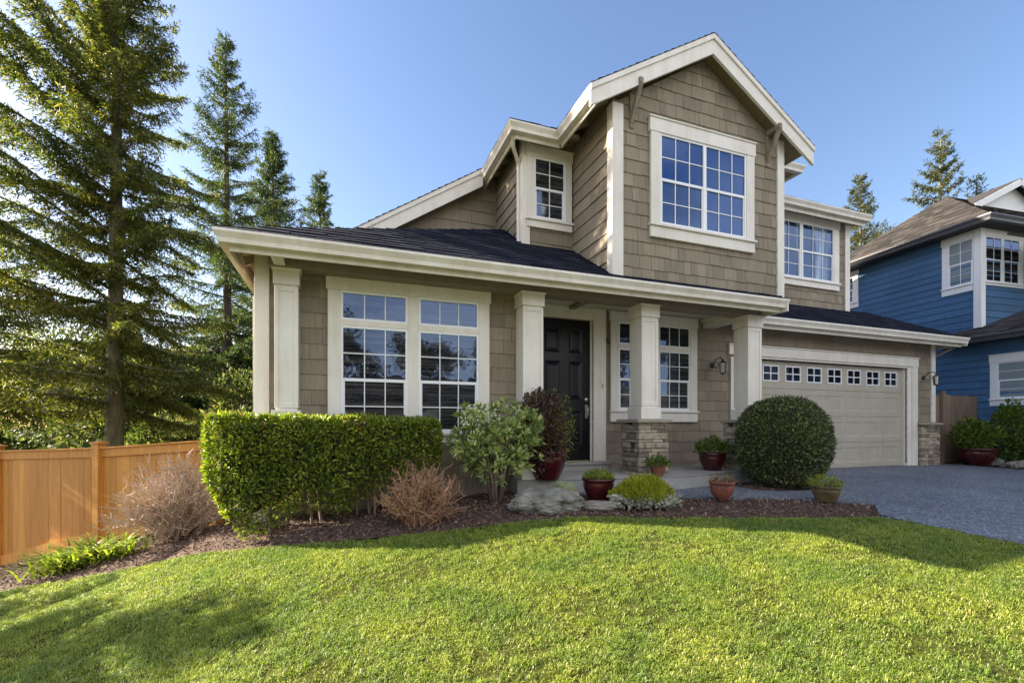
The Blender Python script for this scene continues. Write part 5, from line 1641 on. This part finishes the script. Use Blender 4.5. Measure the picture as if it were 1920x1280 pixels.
pot('tapered reddish clay pot at the edge of the walkway, right of the yellow heath', 4.50, 4.60, h1(4.50, 4.60), .145, .24, 'terracotta', squat=.42)
pot('squat mossy brown pot at the corner of the driveway', 5.76, 4.17, h1(5.76, 4.17), .155, .20, 'moss_pot', squat=.7)
pot('dark red glazed pot on the driveway beside the stone garage corner', 13.85, 6.45, h1(13.85, 6.45) + .01, .36, .40, 'red_glaze', squat=.55)
GPL = 'plants growing in the pots'
tuft('potted_plant', 'yellow green seedlings in the red pot in front of the porch', 'plant', 3.03, 5.12, h1(3.03, 5.12) + .24, .18, .13, 420, .05, .016, 'lime', 61, GPL)
tuft('potted_plant', 'small green plant in the clay pot by the stone column', 'plant', 4.28, 5.58, SZ + .13, .16, .17, 420, .05, .018, 'fern', 62, GPL)
tuft('potted_plant', 'leafy green plant in the red pot below the porch window', 'plant', 5.72, 6.05, SZ + .26, .25, .28, 560, .07, .028, 'fern', 63, GPL)
tuft('potted_plant', 'sparse yellowish sprigs in the tapered clay pot', 'plant', 4.50, 4.60, h1(4.50, 4.60) + .21, .17, .13, 120, .04, .014, 'brown_leaf', 64, GPL)
tuft('potted_plant', 'yellow spiky plant in the squat brown pot by the driveway', 'plant', 5.76, 4.17, h1(5.76, 4.17) + .16, .17, .18, 300, .06, .012, 'lime', 65, GPL)
leafy_bush('potted_plant', 'wide leafy green plant in the red pot by the garage corner', 'plant', 13.85, 6.45, -.58, .55, .40, .34, 1900, .10, .04, 'fern', GPL, 66, 8)
def purple_shrub():
    rg = np.random.default_rng(67)
    x, y, z0 = 2.52, 5.78, SZ + .36
    t = thing('purple_shrub', 'dark purple leaved shrub with wispy green shoots in the biggest red pot', 'shrub', (x, y, z0))
    P1, d1 = blob_points(rg, 5600, (x - .02, y - .05, z0 + .30), .33, .30, .54, .3)
    leaves('foliage', P1, nrm(d1 + rg.normal(0, .6, P1.shape) + [0, 0, .4]), rg.uniform(.03, .065, len(P1)), .026, M['purple'], t, rg, .2)
    P2, d2 = blob_points(rg, 900, (x + .24, y - .06, z0 + .30), .26, .24, .48, .1)
    leaves('side_shoots', P2, nrm(d2 + rg.normal(0, .6, P2.shape) + [0, 0, .5]), rg.uniform(.02, .045, len(P2)), .012, M['lime'], t, rg, .2)
    m = MB()
    for i in range(16):
        a = rg.uniform(0, 6.28); s = rg.uniform(.1, .34)
        m.tube([(x, y, z0 - .05), (x + .5 * s * math.cos(a), y + .5 * s * math.sin(a), z0 + .35), (x + s * math.cos(a) + .06, y + s * math.sin(a), z0 + rg.uniform(.5, .85))], [.009, .006, .003], 4)
    m.build('stems', M['stem'], t)
purple_shrub()

# ------------------------------------------------------------------ low plants and rocks
def heath():
    rg = np.random.default_rng(71)
    x, y, z = 3.36, 4.66, h1(3.36, 4.66)
    t = thing('heath_mound', 'low mound of bright yellow heath in front of the porch', 'plant', (x, y, z))
    n = 8200
    a = rg.uniform(0, 6.28, n); q = np.sqrt(rg.random(n)) * (1 + .13 * np.sin(3 * a + 1) + .07 * np.sin(7 * a))
    px = x + .38 * q * np.cos(a); py = y + .27 * q * np.sin(a)
    lump = np.array([noise.noise((u * 7, v * 7, 2)) for u, v in zip(px, py)])
    P = np.c_[px, py, z + .04 + (.29 + .12 * lump) * (1 - .62 * np.minimum(q, 1.1) ** 2) * rg.uniform(.35, 1, n)]
    D = nrm(np.c_[np.cos(a) * q * .8, np.sin(a) * q * .8, np.full(n, 1.0)] + rg.normal(0, .42, (n, 3)))
    leaves('foliage', P, D, rg.uniform(.025, .075, n), rg.uniform(.008, .014, n), M['heath'], t, rg, .2)
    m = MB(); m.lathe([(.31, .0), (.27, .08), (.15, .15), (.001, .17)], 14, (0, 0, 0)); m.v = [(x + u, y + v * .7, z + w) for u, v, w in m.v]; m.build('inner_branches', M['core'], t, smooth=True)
    t = thing('silver_plant', 'grey silver broad leaves spilling around the foot of the yellow heath', 'plant', (x, y - .2, z))
    n = 560
    a = rg.uniform(math.pi * .93, math.pi * 2.07, n); q = rg.uniform(.80, 1.16, n)
    P = np.c_[x + .38 * q * np.cos(a), y + .27 * q * np.sin(a), z + .015 + rg.uniform(.0, .16, n) * (1.6 - q * .9)]
    D = nrm(np.c_[np.cos(a), np.sin(a), rg.uniform(-.5, .5, n)] + rg.normal(0, .4, (n, 3)))
    leaves('foliage', P, D, rg.uniform(.045, .095, n), rg.uniform(.028, .05, n), M['silver'], t, rg, .15)
    m = MB()
    for i in range(22):
        b = rg.uniform(3.1, 6.3)
        m.tube([(x + .25 * math.cos(b), y + .18 * math.sin(b), z), (x + .42 * math.cos(b), y + .30 * math.sin(b), z + .05)], [.006, .003], 4)
    m.build('stems', M['stem'], t)
heath()
def strap_plant():
    rg = np.random.default_rng(81)
    x, y = -2.80, 6.80
    t = thing('strap_leaf_plant', 'arching yellow green strap leaved clump at the foot of the cedar fence', 'plant', (x, y, h1(x, y)))
    V, Fc = [], []
    for i in range(620):
        cx = x + rg.normal(0, .19); cy = y + rg.normal(0, .10) + (cx - x) * .15
        z = h1(cx, cy)
        a = rg.uniform(0, 6.28); L = rg.uniform(.22, .52); up = rg.uniform(.45, 1.5)
        d = np.array([math.cos(a), math.sin(a), 0]); s = np.array([-d[1], d[0], 0]) * rg.uniform(.008, .017)
        b = len(V)
        for k_ in range(5):
            f = k_ / 4
            p = np.array([cx, cy, z]) + d * L * (f * .9) + np.array([0, 0, L * (up * f - (up * .48 + .12) * f * f)])
            w = 1 - f ** 2 * .9
            V += [p - s * w, p + s * w]
        Fc += [(b + 2 * k_, b + 2 * k_ + 1, b + 2 * k_ + 3, b + 2 * k_ + 2) for k_ in range(4)]
    np_mesh('foliage', np.array(V), np.array(Fc), M['strap'], t)
strap_plant()

def rock(label, x, y, sx, sy, sz, mat, seed, rot=0.0, sink=0.3):
    import bmesh
    bm = bmesh.new()
    bmesh.ops.create_icosphere(bm, subdivisions=5, radius=1)
    z0 = h1(x, y)
    for v in bm.verts:
        p = v.co.copy()
        q = Vector((p.x + seed, p.y, p.z))
        k_ = 1 + .22 * noise.noise(q * 1.3) + .10 * noise.noise(q * 3.1) + .075 * noise.noise(q * 6) + .05 * noise.noise(q * 13) + .03 * noise.noise(q * 29)
        cell = noise.cell(q * 2.2) * .05
        p *= k_ + cell
        p.z = min(p.z, .95 + .15 * noise.noise(q * 2.5))
        a, b = p.x * sx, p.y * sy
        v.co = (x + a * math.cos(rot) - b * math.sin(rot), y + a * math.sin(rot) + b * math.cos(rot), z0 + p.z * sz + sz * (1 - sink) - sz * .3)
    me = bpy.data.meshes.new('rock')
    bm.to_mesh(me); bm.free()
    me.materials.append(M[mat])
    o = bpy.data.objects.new('rock', me)
    COL.objects.link(o)
    return tag(o, label, 'rock', 'rocks in the planting beds')
rock('large pale grey lichened boulder at the lawn edge, left of the red pot', 2.20, 4.86, .42, .26, .165, 'rock', 3.0, -.2)
rock('small mossy boulder behind the large grey one', 2.52, 5.10, .20, .13, .19, 'rock_moss', 9.0, .1)
rock('flat grey rock sunk in the mulch between the boulder and the yellow heath', 2.80, 4.68, .27, .14, .06, 'rock_brown', 15.0, -.35, .45)
rock('low brown flat rock in the bed at the right edge by the blue house', 14.12, 5.82, .52, .24, .12, 'rock_brown', 22.0, .1)
rock('reddish low rock at the far right edge of the bed', 14.55, 5.45, .40, .26, .12, 'rock_brown', 27.0, -.2)
rock('small grey rock behind the low brown flat rock', 14.22, 6.3, .22, .16, .14, 'rock', 33.0, .4)

BEDR = [(13.62, 7.04), (13.75, 6.1), (14.0, 5.75), (14.5, 5.3), (14.95, 4.9), (15.1, 7.04)]
sheet('mulch_bed', BEDR, 0.2, lambda x, y: H(x, y) + 0.03, M['mulch'])
leafy_bush('shrub', 'upright dark and yellow green shrub under the lower window of the blue house', 'shrub', 14.55, 6.15, -.92, .40, .36, .74, 2600, .09, .042, 'fern', None, 91, 8, shell=.15)
leafy_bush('shrub', 'russet and yellow shrub in front of the brown board fence', 'shrub', 14.42, 6.72, -.92, .36, .28, .48, 1300, .08, .03, 'brown_leaf', None, 92, 8, shell=.1)
leafy_bush('shrub', 'low green shrub at the right edge between the rocks and the blue house', 'shrub', 14.72, 5.75, -.92, .32, .28, .40, 1500, .08, .034, 'fern', None, 93, 6, shell=.15)

# ------------------------------------------------------------------ ground cover: grass blades and bark chips
def grass():
    rg = np.random.default_rng(3)
    n = 1500000
    x = rg.uniform(-5.2, 5.75, n); y = rg.uniform(0.6, 6.8, n)
    k_ = inside(LAWN, x, y)
    # keep what could be seen from near the camera, thinner where it is far off to the side
    ang = np.degrees(np.arctan2(x, y))
    k_ &= (ang > -42) & (ang < 82) & (np.hypot(x, y) > 1.5)
    x, y = x[k_], y[k_]
    c1 = np.array([noise.noise((a * 1.7, b * 1.7, 0)) for a, b in zip(x, y)])
    c2 = np.array([noise.noise((a * 14, b * 14, 5)) + .6 * noise.noise((a * 5, b * 5, 8)) for a, b in zip(x, y)])
    thin = np.clip(.80 + .9 * c1 + .75 * c2, .16, 1)
    k_ = rg.random(len(x)) < thin
    x, y, c1, c2 = x[k_], y[k_], c1[k_], c2[k_]
    z = H(x, y) - .012
    m = len(x)
    h_ = rg.uniform(.015, .036, m) * (1 + .55 * c2 + .2 * c1)
    az = rg.uniform(0, 6.283, m)
    lean = rg.uniform(.4, 1.5, m)
    d = np.c_[np.cos(az), np.sin(az), np.zeros(m)]
    s = np.c_[-d[:, 1], d[:, 0], np.zeros(m)] * rg.uniform(.0010, .0023, m)[:, None]
    b = np.c_[x, y, z]
    mid = b + d * (h_ * lean * .35)[:, None] + np.array([0, 0, 1.0]) * (h_ * .62)[:, None]
    tip = b + d * (h_ * lean * 1.0)[:, None] + np.array([0, 0, 1.0]) * (h_ * (1.05 - .45 * lean))[:, None]
    V = np.stack([b - s, b + s, mid + s * .8, mid - s * .8, tip], 1).reshape(-1, 3)
    i = np.arange(m)[:, None] * 5
    Fc = np.concatenate([i + [0, 1, 2], i + [0, 2, 3], i + [3, 2, 4]], 0)
    o = np_mesh('grass', V, Fc, M['grass'])
    tag(o, 'short mown lawn grass', 'grass', None, 'stuff')
grass()
def chips():
    rg = np.random.default_rng(4)
    n = 190000
    x = rg.uniform(-8.4, 7.2, n); y = rg.uniform(3.4, 10.5, n)
    k_ = (inside(BED, x, y) | inside(BALL_BED, x, y)) & ((x < -1) | (y < 6.3)) & (rg.random(n) < np.where(x < -1, .8, 1.0))
    x, y = x[k_], y[k_]
    m = len(x)
    z = mulch_z(x, y) + rg.uniform(-.006, .022, m)
    a = rg.uniform(0, 3.1416, m)
    D = np.c_[np.cos(a), np.sin(a), rg.normal(0, .55, m)]
    V, Fc = leaf_verts(np.c_[x, y, z], D, rg.uniform(.022, .066, m), rg.uniform(.007, .018, m), rg, .15, up=np.array([0, 0, 1.0]))
    o = np_mesh('bark_chips', V, Fc, M['chip'])
    tag(o, 'loose shredded bark chips', 'mulch', None, 'stuff')
chips()
# ------------------------------------------------------------------ across the street: what the windows mirror
def bare_tree(label, x, y, h, seed, group):
    rg = np.random.default_rng(seed)
    z0 = h1(x, y) - .1
    t = thing('bare_tree', label, 'tree', (x, y, z0), group)
    m = MB()
    tips = []
    def grow(p, d, L, r, depth):
        q = p + d * L * .5 + rg.normal(0, .05, 3) * L
        e = p + d * L
        m.tube([tuple(p), tuple(q), tuple(e)], [r, r * .85, r * .65], 5 if depth > 1 else 3, cap=False)
        if depth == 0:
            tips.append(e); return
        for i in range(3):
            dd = nrm(d + rg.normal(0, .55, 3) + [0, 0, .15])
            grow(e, dd, L * rg.uniform(.6, .82), r * .6, depth - 1)
    grow(np.array([x, y, z0]), np.array([0, 0, 1.0]), h * .3, h * .02, 5)
    m.build('trunk', M['bark_dark'], t)
    tips = np.array(tips)
    n = 9000
    P = tips[rg.integers(0, len(tips), n)] + rg.normal(0, .25, (n, 3))
    leaves('crown', P, rg.normal(size=(n, 3)), rg.uniform(.12, .25, n), .09, M['winter_twig'], t, rg)
GS = 'bare trees across the street'
for i, (x, y, h) in enumerate([(-9, -19, 9), (-4, -22, 9), (1, -18.5, 9), (5, -20, 8.5), (9, -18, 9.5), (13, -21, 9), (17, -18, 9), (22, -20, 9.5), (27, -18, 9), (33, -20, 9)]):
    bare_tree('brown budding tree in the row across the street', x, y, h, 200 + i, GS)
def far_house():
    t = thing('house', 'brown roofed house across the street', 'house', (9, -30, -2))
    m = MB(); m.box(-4, 26, -38, -30, -2.6, 2.0); m.build('wall', M['siding'], t)
    m = MB()
    m.add([(-5, -29.4, 1.9), (27, -29.4, 1.9), (27, -34, 4.8), (-5, -34, 4.8), (-5, -38.6, 1.9), (27, -38.6, 1.9)], [(0, 1, 2, 3), (3, 2, 5, 4), (0, 3, 4), (1, 5, 2)])
    m.build('roof', M['roof_brown'], t)
    m = MB()
    for x in (0, 5, 14, 20): m.box(x, x + 1.8, -29.99, -29.9, -1, .6)
    m.build('window', M['glass'], t)
far_house()
def road():
    mb = MB()
    xs = np.linspace(-60, 60, 61)
    for i in range(60):
        q = [(xs[i], -15.5), (xs[i + 1], -15.5), (xs[i + 1], -8.2), (xs[i], -8.2)]
        mb.add([(*p, h1(*p) + .02) for p in q], [(0, 1, 2, 3)])
    tag(mb.build('road', M['driveway'], None), kind='structure')
road()

def hills():
    xs = np.linspace(-120, 160, 57); ys = np.linspace(-42, -110, 15)
    X, Y = np.meshgrid(xs, ys)
    Z = np.array([[-2.2 + 9.0 * min(1, (-(b + 42)) / 25) ** .7 + 2.0 * noise.noise((a * .05, b * .05, 1)) + .8 * noise.noise((a * .3, b * .3, 4)) for a, b in zip(ra, rb)] for ra, rb in zip(X, Y)])
    n, m = len(xs), len(ys)
    i = np.arange(m - 1)[:, None] * n + np.arange(n - 1)[None]
    tag(np_mesh('hills', np.stack([X, Y, Z], -1).reshape(-1, 3), np.stack([i, i + 1, i + n + 1, i + n], -1).reshape(-1, 4), M['hill'], smooth=True), kind='structure')
hills()
